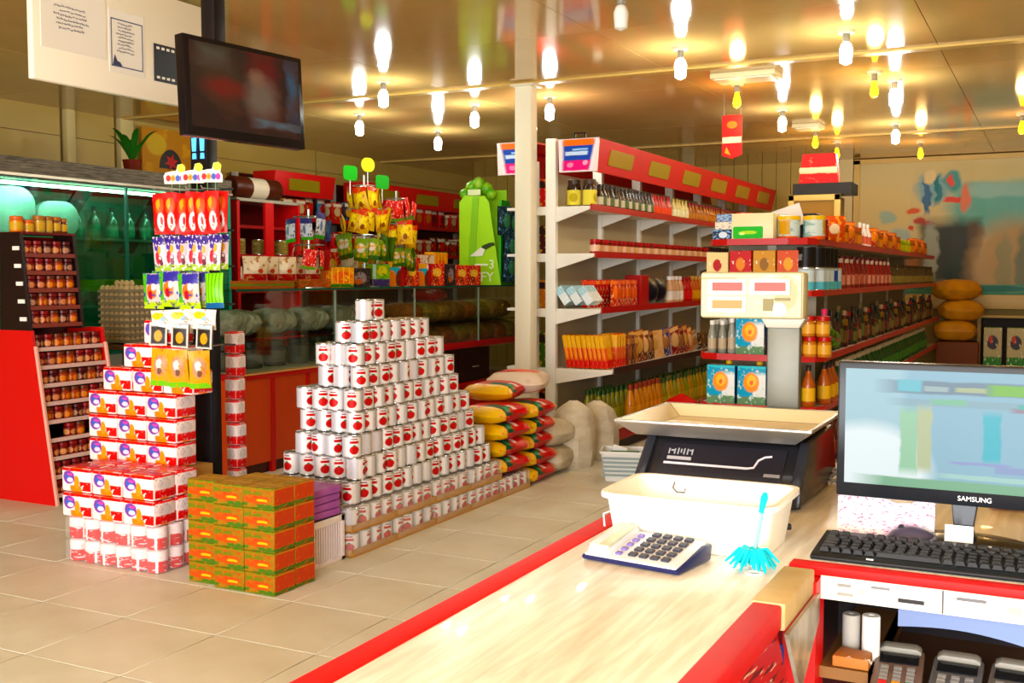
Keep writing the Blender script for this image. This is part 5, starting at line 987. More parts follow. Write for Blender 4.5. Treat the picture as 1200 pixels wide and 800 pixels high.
# top shelf
ylab = thing('sauce_jar', 'tall dark jar with yellow label on the top shelf nearest the white upright', 'jar', (-3.66, 8.42, 2.02), 0, 'yellow labelled jars')
put('glass_body', MB().lathe([(.055, 0), (.06, .01), (.06, .16), (.05, .19)], 14).mesh('body', M('2a1a10', .2, coat=.4), smooth=True), ylab); put('label', MB().lathe([(.0612, .015), (.0612, .14)], 14, cap=(False, False)).mesh('label', paint('yellow_label', 'd8cc70', [('e', .3, .5, .1, .3, 'b0a040'), ('e', .8, .5, .1, .3, 'b0a040')], .4), smooth=True), ylab); put('lid', MB().lathe([(.053, .19), (.053, .225), (.045, .23)], 14).mesh('lid', M('3a2a1c', .4), smooth=True), ylab)
dup(ylab, (-3.53, 8.45, 2.02), 1.2, 'tall dark jar with yellow label on the top shelf, second from the white upright')
d1 = bt(.034, .2, '2a1810', 'c8c0a8', '1a1412'); d2 = bt(.034, .21, '24201a', '5a6a4a', '2a1c14'); d3 = bt(.034, .2, 'b03018', 'd85a2a', 'a81c14'); d4 = bt(.036, .2, 'd8c890', 'e8e0b8', 'b8a060'); d5 = bt(.036, .19, '9a5a24', 'b87a3c', '8a2a18')
row([d1, d2], 'small dark sauce bottle on the top shelf '+LG, 'bottle', 'sauce_bottle', 'dark bottles on the top shelf', -3.50, 8.6, 9.9, .085, 2.02, rows=2)
row([d3], 'red sauce bottle on the top shelf '+LG, 'bottle', 'sauce_bottle', 'red bottles on the top shelf', -3.50, 9.92, 10.5, .085, 2.02, rows=2)
row([d4], 'cream coloured bottle on the top shelf '+LG, 'bottle', 'sauce_bottle', 'cream bottles on the top shelf', -3.50, 10.55, 11.0, .1, 2.02)
row([d5], 'amber brown bottle on the top shelf '+LG, 'bottle', 'sauce_bottle', 'amber bottles on the top shelf', -3.50, 11.1, 14.2, .1, 2.02)
# second shelf
rj = jar(.045, .12, [M('8a1a14', .25, coat=.3), M('d8b8a0', .4), M('a01418', .35)]); rj2 = jar(.045, .12, [M('6a2418', .25, coat=.3), M('c89a70', .4), M('8a1416', .35)])
row([rj, rj2], 'small red-lidded jar on the second shelf '+LG, 'jar', 'paste_jar', 'red lidded jars on the second shelf', -3.475, 8.42, 11.6, .105, 1.63)
row([jar(.045, .13, [M('2a1a1c', .25), M('b8a8a0', .4), M('1c1418', .35)])], 'dark-lidded jar on the second shelf '+LG, 'jar', 'paste_jar', 'dark lidded jars on the second shelf', -3.475, 11.65, 12.6, .11, 1.63)
row([rj], 'red-lidded jar, far end of the long gondola second shelf', 'jar', 'paste_jar', 'far red jars on the second shelf', -3.475, 12.7, 14.2, .11, 1.63)
# third shelf
wb3 = paint('white_box_print', 'dfe6e8', [('b', .5, .8, .5, .2, 'a8ccd8'), ('n', 6, .6, 'f4f6f6')], .35)
for i in range(3): one('white_carton', carton(.07, .22, .16, [wb3]), 'white and pale blue carton leaning on the third shelf, %s' % ('nearest the upright', 'middle of three', 'third of three')[i], 'carton', 'leaning white cartons', (-3.66+i*.095, 8.40+.02*i, 1.215), 0, (0, math.radians(-35), 0))
def pk(c1, c2, w=.13, h=.24, t=.05, c3='e8c8a0'): return pouch(w, h, t, [prod('pk_'+c1+c2, c1, [('e', .5, .55, .3, .25, c2), ('n', 6, .6, c3), ('b', .5, .9, .5, .06, c2)]), M(c1, .35)], 5, 6)
row([pk('b0241c', 'd85a34'), pk('a81c1c', 'e08a4a')], 'red packet standing at the back of the third shelf '+LG, 'packet', 'snack_packet', 'red packets on the third shelf', -3.60, 8.62, 9.3, .07, 1.17, math.radians(35))
row([pk('b0401c', 'e07a34'), pk('a0241c', 'c85a34')], 'orange red packet lining the third shelf '+LG, 'packet', 'snack_packet', 'orange packets on the third shelf', -3.46, 8.85, 9.35, .065, 1.17, math.radians(75))
one('red_block_pack', carton(.16, .22, .28, [M('9a1418', .35)]), 'plain dark red carton in the middle of the third shelf', 'carton', None, (-3.5, 9.52, 1.17), 0)
for i in range(2): one('black_bag', pouch(.24, .26, .14, [M('18141a', .3), M('18141a', .3)]), ('first', 'second')[i]+' shiny black bag on the third shelf of the long shelf', 'bag', 'black bags on the third shelf', (-3.45, 9.75+i*.24, 1.17), math.radians(85))
wj = bt(.045, .27, 'c8a080', 'e8dcd0', 'e8e4e0', .5); yj = bt(.045, .27, 'b8641c', 'd8a050', 'c8a060', .5); rj3 = bt(.045, .26, 'b0241c', 'c83a2a', 'a02018', .5); pj = bt(.045, .25, '5a1c2a', '8a5a3a', 'c8a050', .5)
row([wj], 'bottle with white cap and label on the third shelf '+LG, 'bottle', 'syrup_bottle', 'white capped bottles on the third shelf', -3.42, 10.2, 10.55, .11, 1.17)
row([rj3], 'red bottle on the third shelf '+LG, 'bottle', 'syrup_bottle', 'red bottles on the third shelf', -3.42, 10.58, 10.9, .11, 1.17)
row([yj], 'amber bottle on the third shelf '+LG, 'bottle', 'syrup_bottle', 'amber bottles on the third shelf', -3.42, 10.95, 12.4, .12, 1.17)
row([pj, yj], 'dark red bottle, far end of the long gondola third shelf', 'bottle', 'syrup_bottle', 'dark red bottles on the third shelf', -3.42, 12.5, 14.2, .13, 1.17)
# fourth shelf: leaning pasta and noodle packs
NP = [prod('noodle_%d' % i, a, [('b', .5, .8, .5, .2, 'e0b028'), ('e', .5, .45, .3, .2, 'e88a1c'), ('b', .5, .12, .5, .12, 'd0401a'), ('n', 6, .62, 'e8c040')]) for i, a in enumerate(('d8641c', 'd0581a'))]
npm = [MB().box(-.02, .02, -.085, .085, 0, .28).mesh('pack', [m_], bev=.01) for m_ in NP]
for i in range(9): one('noodle_pack', npm[i % 2], 'orange and yellow noodle pack leaning at the fourth shelf end, %s from the upright' % nth(i+1), 'packet', 'orange noodle packs', (-3.655+i*.0415, 8.40+R.uniform(-.008, .008), .675), 0, (0, math.radians(-11+R.uniform(-1, 1)), R.uniform(-.04, .04)))
for i in range(4): one('noodle_pack', npm[i % 2], 'orange and yellow noodle pack standing behind the leaning ones, %s along' % nth(i+1), 'packet', 'orange noodle packs behind', (-3.40, 8.56+i*.06, .672), math.radians(90)+.05)
spm = [MB().box(-.035, .035, -.09, .09, 0, .25).mesh('pack', [prod('spine_'+c, c, [('b', .5, .82, .5, .1, d), ('e', .5, .45, .35, .18, d), ('n', 6, .62, 'd8b890')])], bev=.01) for c, d in (('7a3a18', 'a86a34'), ('5a2a14', '8a5a30'), ('9a5a28', 'c89a58'))]
for i in range(3): one('grocery_packet', spm[i], ('tan', 'dark brown', 'light brown')[i]+' packet leaning after the orange noodle packs at the shelf corner', 'packet', 'brown packets at the shelf corner', (-3.40+.0*i, 8.86+i*.085, .672), math.radians(90)) 
for i, (c, h, w, t, lb) in enumerate([('7a3a18', .29, .2, .1, 'brown packet after the orange noodle packs'), ('6a3414', .28, .2, .1, 'second brown packet after the orange noodle packs'), ('3a2018', .27, .18, .08, 'dark brown packet on the fourth shelf'), ('e0b080', .26, .16, .06, 'cream packet leaning on the fourth shelf'), ('d8a878', .26, .16, .05, 'second cream packet leaning on the fourth shelf'), ('2c3a6a', .27, .2, .1, 'blue packet on the fourth shelf'), ('a888b8', .26, .1, .04, 'thin lilac packet beside the blue one'), ('8a1c1c', .28, .22, .1, 'dark red packet on the fourth shelf'), ('6a1616', .26, .22, .1, 'maroon packet on the fourth shelf'), ('a8301c', .27, .2, .1, 'red packet towards the end of the fourth shelf'), ('c8783a', .24, .2, .1, 'orange brown packet leaning near the end of the fourth shelf'), ('b8a890', .2, .2, .1, 'grey beige packet lying at the end of the fourth shelf')]):
    one('grocery_packet', pk(c, ('c89a60', 'd8b080', '9a6a4a')[i % 3], w, h, t), lb, 'packet', 'mixed packets on the fourth shelf', (-3.36, 9.16+i*.15, .67), 0, (math.radians(0), math.radians(-6-i), math.radians(70)))
row([pk('4a3020', '6a4a30', .2, .18), pk('3a2a20', '5a4a34', .2, .16)], 'dim brown packet at the far end of the fourth shelf', 'packet', 'grocery_packet', 'far packets on the fourth shelf', -3.36, 11.1, 14.2, .2, .67, math.radians(80))
# base: oil bottles
ob = bt(.042, .33, 'b08a14', 'c8a024', '4a4a20', .42); ob2 = bt(.05, .34, 'c0801c', 'd0922a', '8a3a1c', .42); ob3 = bt(.042, .32, '8a8a1c', 'a8a030', '2a4a1c', .42)
row([ob3], 'greenish oil bottle, near end of the long gondola bottom shelf', 'bottle', 'oil_bottle', 'greenish oil bottles', -3.40, 8.36, 8.9, .1, .17, rows=2, dx=-.11)
row([ob2], 'large golden oil bottle, front of the long gondola bottom shelf', 'bottle', 'oil_bottle', 'golden oil bottles', -3.27, 8.75, 9.5, .115, .17)
row([ob, ob3, ob], 'yellow oil bottle further along the bottom shelf '+LG, 'bottle', 'oil_bottle', 'yellow oil bottles', -3.28, 9.55, 13.5, .105, .17, rows=1)
row([ob3, ob], 'yellow-green oil bottle, rear row of the long gondola bottom shelf', 'bottle', 'oil_bottle', 'rear oil bottles', -3.40, 9.0, 11.5, .105, .17)
one('red_ball', MB().lathe([(.01, 0), (.07, .03), (.1, .1), (.07, .17), (.01, .2)], 16).mesh('ball', M('d8141c', .25), smooth=True), 'shiny red round container at the front of the bottom shelf', 'container', None, (-3.02, 9.4, .0), 0, None, 1.9)
# goods on the rear side seen through the end frame
for i, (z, c, h) in enumerate([(2.02, 'b8301c', .24), (1.63, '4a1c18', .24), (1.17, 'b8701c', .24), (.67, '3a5a1c', .3), (.17, '8a2a1c', .3)]):
    one('rear_carton', carton(.2, .2, h, [prod('rear_%d' % i, c, [('n', 5, .55, 'c89a40'), ('b', .5, .8, .5, .12, '2a1a14')])]), ('red', 'dark brown', 'ochre', 'green', 'rust')+() if 0 else ('red', 'dark brown', 'ochre', 'green', 'rust')[i]+' carton on the far side of the long shelf behind the white post', 'carton', None, (-3.93-.06, 8.45, z))
# ================================================================ short gondola with rounded end
gb = thing('end_gondola', 'free-standing shelf with rounded red-lipped end and stocked right side', 'shelf', (-1.75, 10.8, 0))
GX0, GX1, GY0, GY1 = -2.15, -1.34, 6.98, 14.4
SW2 = M('cfc8bc', .4); LIPR = M('b00a10', .35, spec=.3)
def shelf_poly(ins, ch=.16): return [(GX0+ins, GY1), (GX0+ins, GY0+ch), (GX0+ins+ch*.3, GY0+ch*.3), (GX0+ins+ch, GY0), (GX1-ins-ch, GY0), (GX1-ins-ch*.3, GY0+ch*.3), (GX1-ins, GY0+ch), (GX1-ins, GY1)]
ZB = [(1.68, .06), (1.35, .03), (.93, 0), (.60, 0)]
for z, ins in ZB:
    pl_ = shelf_poly(ins); wput('shelf', MB().prism(pl_, z-.03, z-.002, 'z'), SW2, gb)
    lp = MB(); p2 = shelf_poly(ins-.012)
    for i in range(7):
        a, b, c, d = pl_[i], pl_[i+1], p2[i+1], p2[i]; y_ = lambda p: p
        lp.add([(d[0], d[1]-(.012 if 2 < i < 4 else .0), z-.035), (c[0], c[1]-(.012 if 2 < i < 4 else .0), z-.035), (c[0], c[1]-(.012 if 2 < i < 4 else .0), z+.006), (d[0], d[1]-(.012 if 2 < i < 4 else .0), z+.006), (a[0], a[1], z-.035), (b[0], b[1], z-.035), (b[0], b[1], z+.006), (a[0], a[1], z+.006)], [(0, 1, 2, 3), (3, 2, 6, 7), (1, 0, 4, 5)], [0]*3, [[(0, 0), (1, 0), (1, 1), (0, 1)]]*3)
    wput('price_lip', lp, LIPR, gb)
wput('base', MB().prism(shelf_poly(-.02), .1, .16, 'z'), SW2, gb); wput('kick_plate', MB().prism(shelf_poly(.04), 0, .1, 'z'), M('3a2020', .5), gb)
wbox('spine', -1.76, -1.73, GY0+.42, GY1, .16, 1.66, M('8a8070', .5), gb); wbox('end_back_panel', -2.05, -1.45, GY0+.42, GY0+.44, .16, 1.66, M('8a8070', .5), gb)
for y in (GY0+.43, 9.2, 11.0, 12.8, 14.3): wbox('upright', -1.775, -1.715, y-.03, y+.03, 0, 1.72, SW2, gb)
EG = 'of the end shelf'
# oil tins with sunflower print
OT_ = paint('oil_tin_print', '1f9ac0', [('b', .8, .3, .25, .5, 'e8ecec'), ('b', .5, .1, .6, .12, '6a8a6a'), ('n', 9, .62, 'c8dcd8'), ('e', .5, .58, .27, .25, 'f09a14'), ('e', .5, .62, .17, .15, 'f4c22a'), ('e', .5, .58, .07, .06, 'd8741a'), ('b', .5, .97, .6, .04, '5cc0d4')], .25, warp=.05)
OTS = M('1a3f7a', .3); om2 = MB().box(-.095, .095, -.07, .07, 0, .26, 1, f=0, b=0, t=2).mesh('tin', [OT_, OTS, M('b8c4c8', .3, .7)], bev=.008); oc_ = MB().lathe([(.018, .26), (.022, .262), (.022, .285), (.016, .288)], 12, (0, 0, 0)).mesh('cap', M('d8b02a', .4), smooth=True)
def oil_tin(x, y, z, lb):
    t = thing('oil_tin', lb, 'oil tin', (x, y, z), 0, 'blue sunflower oil tins'); put('tin', om2, t); put('cap', oc_, t, (.03, .03, 0)); return t
oil_tin(-1.98, 7.06, .60, 'blue oil tin with orange flower, leftmost in the lower row'); oil_tin(-1.775, 7.06, .60, 'blue oil tin with orange flower, middle of the lower row'); oil_tin(-1.575, 7.06, .60, 'blue oil tin with orange flower, right in the lower row behind the scale post')
oil_tin(-1.79, 7.06, .93, 'blue oil tin with orange flower standing alone on the shelf above the others')
# top of the end shelf
one('blue_packet', carton(.14, .16, .07, [prod('navy_print', '1c2a4a', [('n', 6, .55, '8ab0d0'), ('e', .5, .5, .2, .3, 'd8e0e8')])]), 'navy packet at the left corner on top of the end shelf', 'packet', None, (-1.99, 7.12, 1.68)); one('white_packet', carton(.13, .15, .05, [prod('white_print', 'e8dcc8', [('n', 6, .6, '4a5a8a')])]), 'white packet lying on the navy packet on the end shelf', 'packet', None, (-1.98, 7.12, 1.751)); one('blue_lid_box', carton(.12, .15, .05, [prod('bluewhite', '9ab0cc', [('n', 6, .55, '2a3a6a')])]), 'pale blue packet topping the pile at the left corner of the end shelf', 'packet', None, (-1.975, 7.12, 1.802))
cgb = thing('cream_carton', 'cream carton with a bright green label on top of the end shelf', 'carton', (-1.785, 7.1, 1.68)); put('box', MB().box(-.135, .135, -.1, .12, 0, .17).mesh('box', M('ece2bc', .4), bev=.003), cgb); put('green_label', MB().prism(rrect(-.125, .07, .008, .085, .01), -.104, -.1, 'y').mesh('label', prod('green_label', '28b02c', [('e', .5, .5, .3, .15, 'b8dc60'), ('e', .3, .4, .1, .1, 'e0f0a0')])), cgb)
yl = [prod('powder_can', 'c9d4cc', [('b', .5, .06, 1, .08, 'd0621c'), ('n', 5, .58, '9ab0a8'), ('b', .2, .5, .1, .3, '4a8a9a'), ('b', .7, .5, .1, .3, 'c89a50')]), M('e0b818', .35)]
ycm = MB().lathe([(.068, 0, 0), (.07, .005, 0), (.07, .125, 1), (.074, .126, 1), (.074, .15, 1), (.06, .153, 1)], 20).mesh('can', yl, smooth=True)
for i, x in enumerate((-1.575, -1.425)): one('powder_can', ycm, 'pale can with yellow lid on top of the end shelf, %s' % ('left of two', 'right of two'), 'can', 'yellow lidded cans', (x, 7.12+.06*i, 1.68), i*2.0) if 0 else one('powder_can', ycm, 'pale can with yellow lid on top of the end shelf, '+('left', 'right')[i]+' of two', 'can', 'yellow lidded cans', (x, 7.12+.06*i, 1.68), i*2.0)
one('red_jar', jar(.06, .14, [prod('redj', '7a241c', [('n', 5, .55, 'b84a34'), ('e', .4, .5, .1, .2, 'd8c0a8')]), M('a83a2a', .4), M('8a1c1c', .4)]), 'red printed jar behind the yellow-lidded cans', 'jar', None, (-1.44, 7.42, 1.68)); one('orange_pack', pouch(.2, .18, .1, [prod('orp', 'c85a1c', [('n', 5, .55, 'e8a060'), ('e', .5, .5, .2, .2, 'f0d8b8')]), M('b0501c', .4)]), 'orange and white pouch at the right corner on top of the end shelf', 'packet', None, (-1.42, 7.75, 1.68), .6)
# along the right edge of the top
tc_ = [('white_bottle', bt(.035, .2, 'e8dcd8', 'c86a5a', 'e8e8e8'), 'white bottle with pink label atop the right side of the end shelf'), ('brown_jar', jar(.05, .15, [M('8a4a1c', .3), M('c8843a', .4), M('a85a1c', .4)]), 'brown jar on top of the right side of the end shelf'), ('orange_bag', pk('c0501c', 'e08a3a', .18, .18, .1), 'orange bag on top of the right side of the end shelf'), ('green_jar', jar(.05, .13, [M('8a9a2c', .3), M('b8b83a', .4), M('a8b82c', .4)]), 'yellow-green jar atop the far right side of the end shelf')]
yy = 8.05
for i in range(30):
    k = 0 if i in (6, 7, 8) else (3 if i in (18, 19, 20, 21) else (1 if i % 3 else 2)); nm, me, lb = tc_[k]; one(nm, me, lb+', %s along' % nth(i+1), 'jar' if 'jar' in nm else ('bottle' if k == 0 else 'bag'), 'goods on top of the end shelf', (-1.47, yy, 1.68), math.radians(60)); yy += .2
# crate, speaker and red sign standing on the top
wc = thing('wooden_crate', 'pale wooden framed crate with brown panel standing on the end shelf', 'crate', (-1.9, 9.55, 1.68)); put('panel', MB().box(-.2, .2, .0, .3, .02, .44).mesh('panel', M('8a6a34', .5)), wc)
for (a, b, c, d) in ((-.22, -.17, 0, .46), (.17, .22, 0, .46), (-.22, .22, 0, .05), (-.22, .22, .41, .46)): put('frame', MB().box(a, b, -.02, .02, c, d).mesh('frame', M('c8b078', .45), bev=.003), wc)
one('black_case', carton(.5, .3, .1, [M('1c1814', .5)]), 'flat black case on top of the wooden crate', 'case', None, (-1.84, 9.72, 2.141)); 
rs = thing('red_sign_box', 'red and white sign box on top of the black case', 'sign', (-1.9, 9.66, 2.242)); put('box', MB().prism([(-.16, 0), (.18, 0), (.15, .26), (-.13, .26)], 0, .12, 'y').mesh('box', prod('signred', 'b8381c', [('b', .5, .45, .5, .1, 'dcc8a0'), ('b', .5, .15, .5, .1, 'c83818'), ('n', 8, .66, 'c8705a')])), rs); put('white_band', MB().box(-.155, .165, -.004, 0, .1, .14).mesh('band', M('d8ccb0', .4)), rs)
one('red_lid_jar', jar(.05, .16, [M('6a3a24', .3), M('b88a60', .4), M('d8241c', .3)]), 'jar with shiny red lid behind the cream carton', 'jar', None, (-2.0, 7.62, 1.68), 0, None, 1.3); one('black_pot', jar(.07, .2, [M('181818', .3), M('4a4a4a', .4), M('181818', .3)], 14), 'black pot behind the cream carton on the end shelf', 'pot', None, (-1.86, 7.7, 1.68)); one('leaflet', MB().box(-.1, .1, -.004, .004, 0, .15).mesh('leaflet', M('d8d0c8', .5)), 'tilted white leaflet behind the cream carton on the end shelf', 'leaflet', None, (-1.68, 7.68, 1.78), 0, (.1, -.3, 0)); one('dark_speaker', carton(.2, .2, .2, [M('1c1816', .5)]), 'small dark box under the tilted leaflet', 'box', None, (-1.62, 7.8, 1.68))
# second shelf of the end
tea = [('e8d0a0', 'a8240c', 'cream tea box with red emblem'), ('b40e06', 'd88a2c', 'bright red tea box'), ('c49000', '8a6208', 'yellow tea box'), ('c45a04', 'd8a040', 'orange tea box')]
for i, (c, d, lb) in enumerate(tea): one('tea_box', carton(.145, .1, .26 if i else .25, [prod('tea_%d' % i, c, [('e', .5, .66, .2, .16, d), ('n', 9, .66, 'f4e8d8'), ('e', .4, .25, .1, .08, d)])]), lb+' on the second shelf '+EG, 'box', 'tea boxes', (-2.02+i*.155, 7.07, 1.35), 0)
for i in range(3): one('black_box', carton(.17, .14, .08, [prod('blackbox', '16120f', [('b', .5, .5, .3, .2, '6a6260')])]), ('left', 'middle', 'right')[i]+' black box under the top board of the end shelf', 'box', 'black boxes', (-1.42+.01*i, 7.18+.3*i, 1.545), .3*i) if 0 else None
blc = [prod('milk_can_%d' % i, c, [('e', .25, .55, .12, .2, 'c83a4a'), ('e', .75, .55, .12, .2, 'c83a4a'), ('b', .5, .2, 1, .2, '6ab0c0'), ('b', .5, .95, 1, .06, 'a8b4b8')]) for i, c in enumerate(('c8d4d6', '2a4a9a'))]
mcm = [can_mesh(.058, .15, [b_, TIN]) for b_ in blc]
pos = [(-1.42, 7.06), (-1.38, 7.19), (-1.375, 7.33), (-1.375, 7.47), (-1.375, 7.61), (-1.375, 7.75)]
for i, (x, y) in enumerate(pos): one('milk_can', mcm[1 if i == 4 else 0], ('deep blue can among the pale ones' if i == 4 else 'pale blue can with red mark, %s' % ('nearest', 'second', 'third', 'fourth', '', 'farthest')[i])+' on the second shelf '+EG, 'can', 'pale blue cans', (x-.03, y, 1.35), -.9)
for i, (x, y) in enumerate(pos[:5]): one('black_tin', can_mesh(.058, .13, [prod('btin', '141010', [('b', .25, .5, .1, .15, '7a7270'), ('b', .75, .5, .1, .15, '7a7270')]), M('2a2624', .3)]), 'black tin stacked on the pale blue cans, %s' % ('nearest', 'second', 'third', 'fourth', 'farthest')[i], 'tin', 'black tins', (x-.03, y, 1.501), -.9)
rb_ = [bt(.04, .22, '8a1c1c', 'c88a7a', 'c8b0a0', .5), bt(.04, .24, '6a1420', 'a85a4a', '5a1018', .5), bt(.04, .2, '4a3a20', '8a7a4a', '3a2a18', .5)]
row([rb_[0], rb_[1]], 'red bottle, second level on the right side of the end shelf', 'bottle', 'juice_bottle', 'red bottles on the right side', -1.41, 8.0, 10.4, .12, 1.35); row([rb_[2]], 'dim olive bottle far along the second shelf of the right side', 'bottle', 'juice_bottle', 'olive bottles on the right side', -1.41, 10.5, 14.2, .15, 1.35)
# third shelf
row([bt(.03, .22, '8a8a80', 'b8a890', 'ecebe6', .5)], 'white-capped clear bottle, left of the end shelf third level', 'bottle', 'clear_bottle', 'white capped clear bottles', -2.0, 7.08, 7.38, .09, .93, rows=2, dx=-.06); one('clear_bottle', bt(.03, .24, '9a9a90', 'c0b098', 'ecebe6', .5), 'tallest white-capped clear bottle beside the upper oil tin', 'bottle', 'white capped clear bottles', (-1.93, 7.08, .93))
gj = jar(.045, .13, [M('b8762a', .2, coat=.5), M('d8a860', .3), M('a81418', .3)]); gj2 = jar(.045, .12, [M('a8641c', .2, coat=.5), M('d89a4a', .3), M('c89a3a', .3)])
for i in range(3): one('honey_jar', gj2, 'golden jar beside the upper oil tin on the third shelf, %s' % ('left', 'middle', 'right')[i], 'jar', 'golden jars', (-1.64+i*.09, 7.12, .93))
for k in range(2):
    for i in range(4): one('honey_jar', gj, 'gold jar with red lid right of the scale post, %s row, %s' % (('lower', 'upper')[k], nth(i+1)), 'jar', 'red lidded gold jars', (-1.5+.09*(i % 3)-.01*k, 7.03+.1*(i//3), .93+.131*k))
one('pink_bottle', bt(.028, .30, 'c8b0a0', 'd8c8c0', 'c8486a', .6), 'tall slim bottle with pink cap beside the gold jars', 'bottle', None, (-1.36, 7.22, .93)); 
gp = MB(); rr2 = random.Random(4)
for k in range(60): a, b_, r_ = rr2.random()*6.28, rr2.random(), .02; gp.lathe([(.001, -.02), (.02, 0), (.001, .02)], 6, (.09*math.cos(a)*b_, .09*math.sin(a)*b_, .04+.12*rr2.random()))
one('pickle_bag', gp.mesh('pickles', M('5a7a2c', .35), smooth=True), 'clear bag of green pickles at the right corner of the third shelf', 'bag', None, (-1.42, 7.55, .93))
row([bt(.04, .28, '2a1a1c', '7a5a40', '3a2a24', .4), bt(.045, .22, '4a1418', '8a6a5a', '2a1a1a', .6), bt(.04, .3, '1c2a1c', '5a6a3a', '6a5a3a', .4), jar(.05, .2, [M('3a1410', .3), M('6a4a30', .4), M('7a5a2a', .4)]), bt(.035, .26, '5a2a14', '9a7a5a', 'b8a080', .4), bt(.045, .25, '1a1416', '5a2a30', '8a1a1c', .5), jar(.05, .16, [M('2a3018', .3), M('6a6a3a', .4), M('4a1a14', .4)])], 'dark bottle, third level on the right side of the end shelf', 'bottle', 'dark_bottle', 'dark bottles on the right side', -1.41, 7.75, 14.2, .13, .93, rows=1)
# fourth shelf bottles right of the scale
ab = bt(.045, .27, 'a85a10', 'e0b41c', '2a1a14', .35)
for i, (x, y) in enumerate([(-1.43, 7.1), (-1.37, 7.3), (-1.365, 7.43), (-1.365, 7.56)]): one('amber_bottle', ab, 'amber bottle with yellow label, %s right of the scale post' % ('nearest', 'second', 'third', 'fourth')[i], 'bottle', 'amber bottles by the scale', (x, y, .60))
row([bt(.045, .24, '1c4a24', '4a7a3a', 'b8a88a', .4)], 'green bottle on the lowest visible shelf along the right side', 'bottle', 'green_bottle', 'green bottles on the right side', -1.40, 7.75, 13.5, .15, .60)
row([bt(.05, .3, '5a1414', '8a3a2a', '2a1212', .4)], 'dark red bottle on the base of the right side', 'bottle', 'dark_bottle', 'dark red bottles on the base', -1.40, 7.1, 12, .14, .16)
# yellow sacks at the far end and cartons on the low back shelf
YS = M('c8921c', .45, mottle=('a8741a', 4, (1, 1, 1)))
one('brown_carton', carton(.5, .4, .62, [M('6a3a1c', .6)]), 'brown carton at the far end of the end shelf under the yellow sacks', 'carton', None, (-1.12, 14.75, 0))
for k in range(3): one('yellow_sack', sack(.5, .44, .27, [YS], 60+k), 'ochre yellow sack stacked at the far end of the shelf, %s' % ('lowest', 'middle', 'topmost')[k], 'sack', 'yellow sacks', (-1.15+.05*(k % 2), 14.72, .621+k*.255), .3*k)
bs = thing('carton_shelf', 'low pale shelf of cartons against the back wall below the mural', 'shelf', (-.3, 15.0, 0))
for z in (.3, .95): wbox('board', -.9, 1.2, 14.75, 15.1, z-.03, z, M('a08a5c', .5), bs)
for x in (-.88, .15, 1.18): wbox('post', x-.02, x+.02, 14.76, 15.09, 0, .95, M('8a744a', .5), bs)
wbox('backing', -.9, 1.2, 15.085, 15.1, .3, .95, M('2a2018', .6), bs)
CBX = prod('wall_carton', 'b8ac84', [('b', .5, .12, .5, .14, '3a7a34'), ('e', .5, .62, .3, .18, '3a3038'), ('e', .4, .7, .1, .1, 'b84a3a'), ('n', 8, .62, 'd8ccb0')])
for i in range(7): one('white_carton', carton(.21, .2, .5, [CBX]), 'cream carton with green base on the low back shelf, %s from the left' % ('first', 'second', 'third', 'fourth', 'fifth', 'sixth', 'seventh')[i], 'carton', 'cartons on the low back shelf', (-.72+i*.265, 14.88, .30))
# ================================================================ lamps
def lamp(x, y, kind, i, drop=.10):
    ct_ = {'w': 'white', 'a': 'amber', 'o': 'unlit white'}[kind]
    lab, loc = LAMPS_LAB[i], (x, y, 3.0)
    t = thing('ceiling_lamp', lab, 'lamp', loc, 0, 'ceiling bulbs')
    put('rose', MB().lathe([(.05, -.02), (.055, -.004), (.055, 0)], 16).mesh('rose', M('d8d0bc', .35), smooth=True), t)
    put('holder', MB().lathe([(.02, -.075), (.024, -.07), (.022, -.02)], 12).mesh('holder', M('8a8478', .4), smooth=True), t)
    col = {'w': 'f4fff8', 'a': 'ffb020', 'o': 'f2f0e8'}[kind]; st = {'w': 25, 'a': 14, 'o': 0}[kind]
    bm_ = M(col, .3, emit=st) if st else M(col, .3)
    if kind == 'a': bl = MB().lathe([(.004, -.20), (.022, -.19), (.032, -.165), (.03, -.14), (.02, -.1), (.015, -.075)], 14).mesh('bulb', bm_, smooth=True)
    else: bl = MB().lathe([(.008, -.215), (.036, -.2), (.042, -.12), (.03, -.085), (.015, -.075)], 14).mesh('bulb', bm_, smooth=True)
    put('bulb', bl, t)
    if kind != 'o':
        l = bpy.data.lights.new('bulb_light', 'POINT'); l.energy = BULB_W if kind == 'w' else BULB_A; l.color = (.93, 1, .96) if kind == 'w' else (1, .62, .2); l.shadow_soft_size = .06; l.specular_factor = .1
        lo = bpy.data.objects.new('bulb_light', l); COL.objects.link(lo); lo.parent = t; lo.location = (0, 0, -.26)
LAMPS = [(-4.86, 7.36, 'w'), (-6.04, 8.73, 'w'), (-5.99, 10.12, 'w'), (-4.78, 8.73, 'w'), (-3.98, 8.62, 'w'), (-2.35, 7.22, 'w'), (-1.25, 7.2, 'w'), (-2.35, 10.27, 'w'), (-1.53, 11.73, 'w'), (-1.21, 9.15, 'w'),
 (-2.37, 8.75, 'a'), (-2.36, 11.86, 'a'), (-2.35, 13.06, 'a'), (-1.30, 8.72, 'a'), (-1.48, 13.49, 'a'), (-.36, 11.6, 'a'), (-2.18, 5.65, 'o')]  # some amber bulbs are added in place of mere reflections in plastic
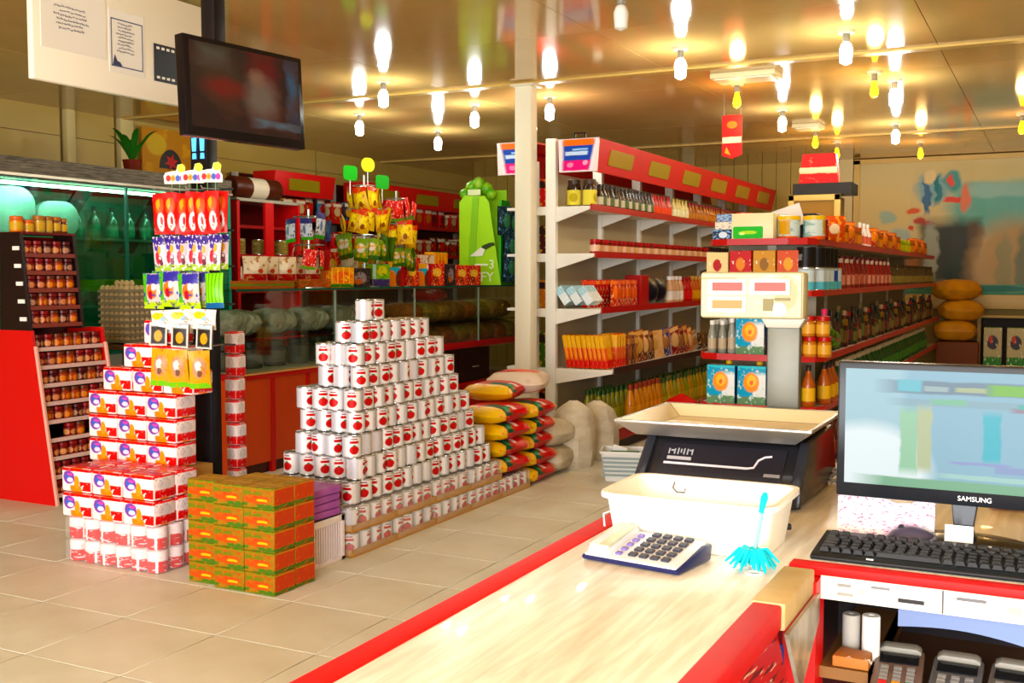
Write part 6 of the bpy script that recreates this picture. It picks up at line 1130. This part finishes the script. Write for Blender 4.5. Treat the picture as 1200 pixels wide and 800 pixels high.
LAMPS_LAB = ['white bulb above the glass showcase, nearest the can pyramid', 'white bulb farthest left on the ceiling', 'white bulb left of the lime stand, lowest in the picture', 'white bulb above the lime green stand', 'white bulb just right of the white post', 'large white bulb above the aisle right of the long shelf', 'large white bulb above the rounded end shelf', 'white bulb beside the red hanging banner', 'white bulb above the mural beside its broad reflection', 'white bulb next to an amber one above the end shelf',
 'amber bulb directly above the red hanging banner', 'amber bulb left of the pair over the red sign box', 'amber bulb right of the pair over the red sign box', 'amber bulb beside a white one above the end shelf', 'amber bulb above the left part of the mural', 'amber bulb at the right edge of the picture', 'unlit white bulb nearest the camera on the ceiling']
for i, (x, y, k) in enumerate(LAMPS): lamp(x, y, k, i)
for i, (x, y, w, d, lb) in enumerate([(-2.2, 8.4, .5, .3, 'flat pale ceiling fixture near the amber bulb'), (-2.36, 11.5, .28, .3, 'square pale ceiling fixture beyond the red banner')]):
    t = thing('ceiling_fixture', lb, 'fixture', (x, y, 2.96)); put('frame', MB().box(-w/2, w/2, -d/2, d/2, 0, .04).mesh('frame', M('d8cca8', .4), bev=.004), t); put('diffuser', MB().box(-w/2+.03, w/2-.03, -d/2+.03, d/2-.03, -.008, 0).mesh('diffuser', M('f0e8d0', .3)), t)
bn = thing('hanging_banner', 'small red banner with white band hanging from the ceiling', 'banner', (-2.47, 8.98, 2.42)); put('cloth', MB().prism([(-.085, .03), (0, 0), (.085, .03), (.085, .36), (-.085, .36)], -.004, .004, 'y').mesh('cloth', M('a8301c', .5)), bn); put('white_band', MB().box(-.08, .08, -.007, -.004, .13, .18).mesh('band', M('dccdb8', .5)), bn); put('emblem', MB().lathe([(.045, -.003), (.045, 0)], 14, ax='y').xf(Matrix.Translation((0, -.004, .28)) @ Matrix.Diagonal((1, 1, .7, 1))).mesh('emblem', M('d86a3c', .5)), bn); put('flame', MB().prism([(-.06, .05), (-.01, .03), (-.045, .1)], -.007, -.004, 'y').mesh('flame', M('e89a2c', .5)), bn); put('strings', MB().tube([(-.07, 0, .36), (-.07, 0, .58)], .002, 4).tube([(.07, 0, .36), (.07, 0, .58)], .002, 4).mesh('strings', GREY), bn)
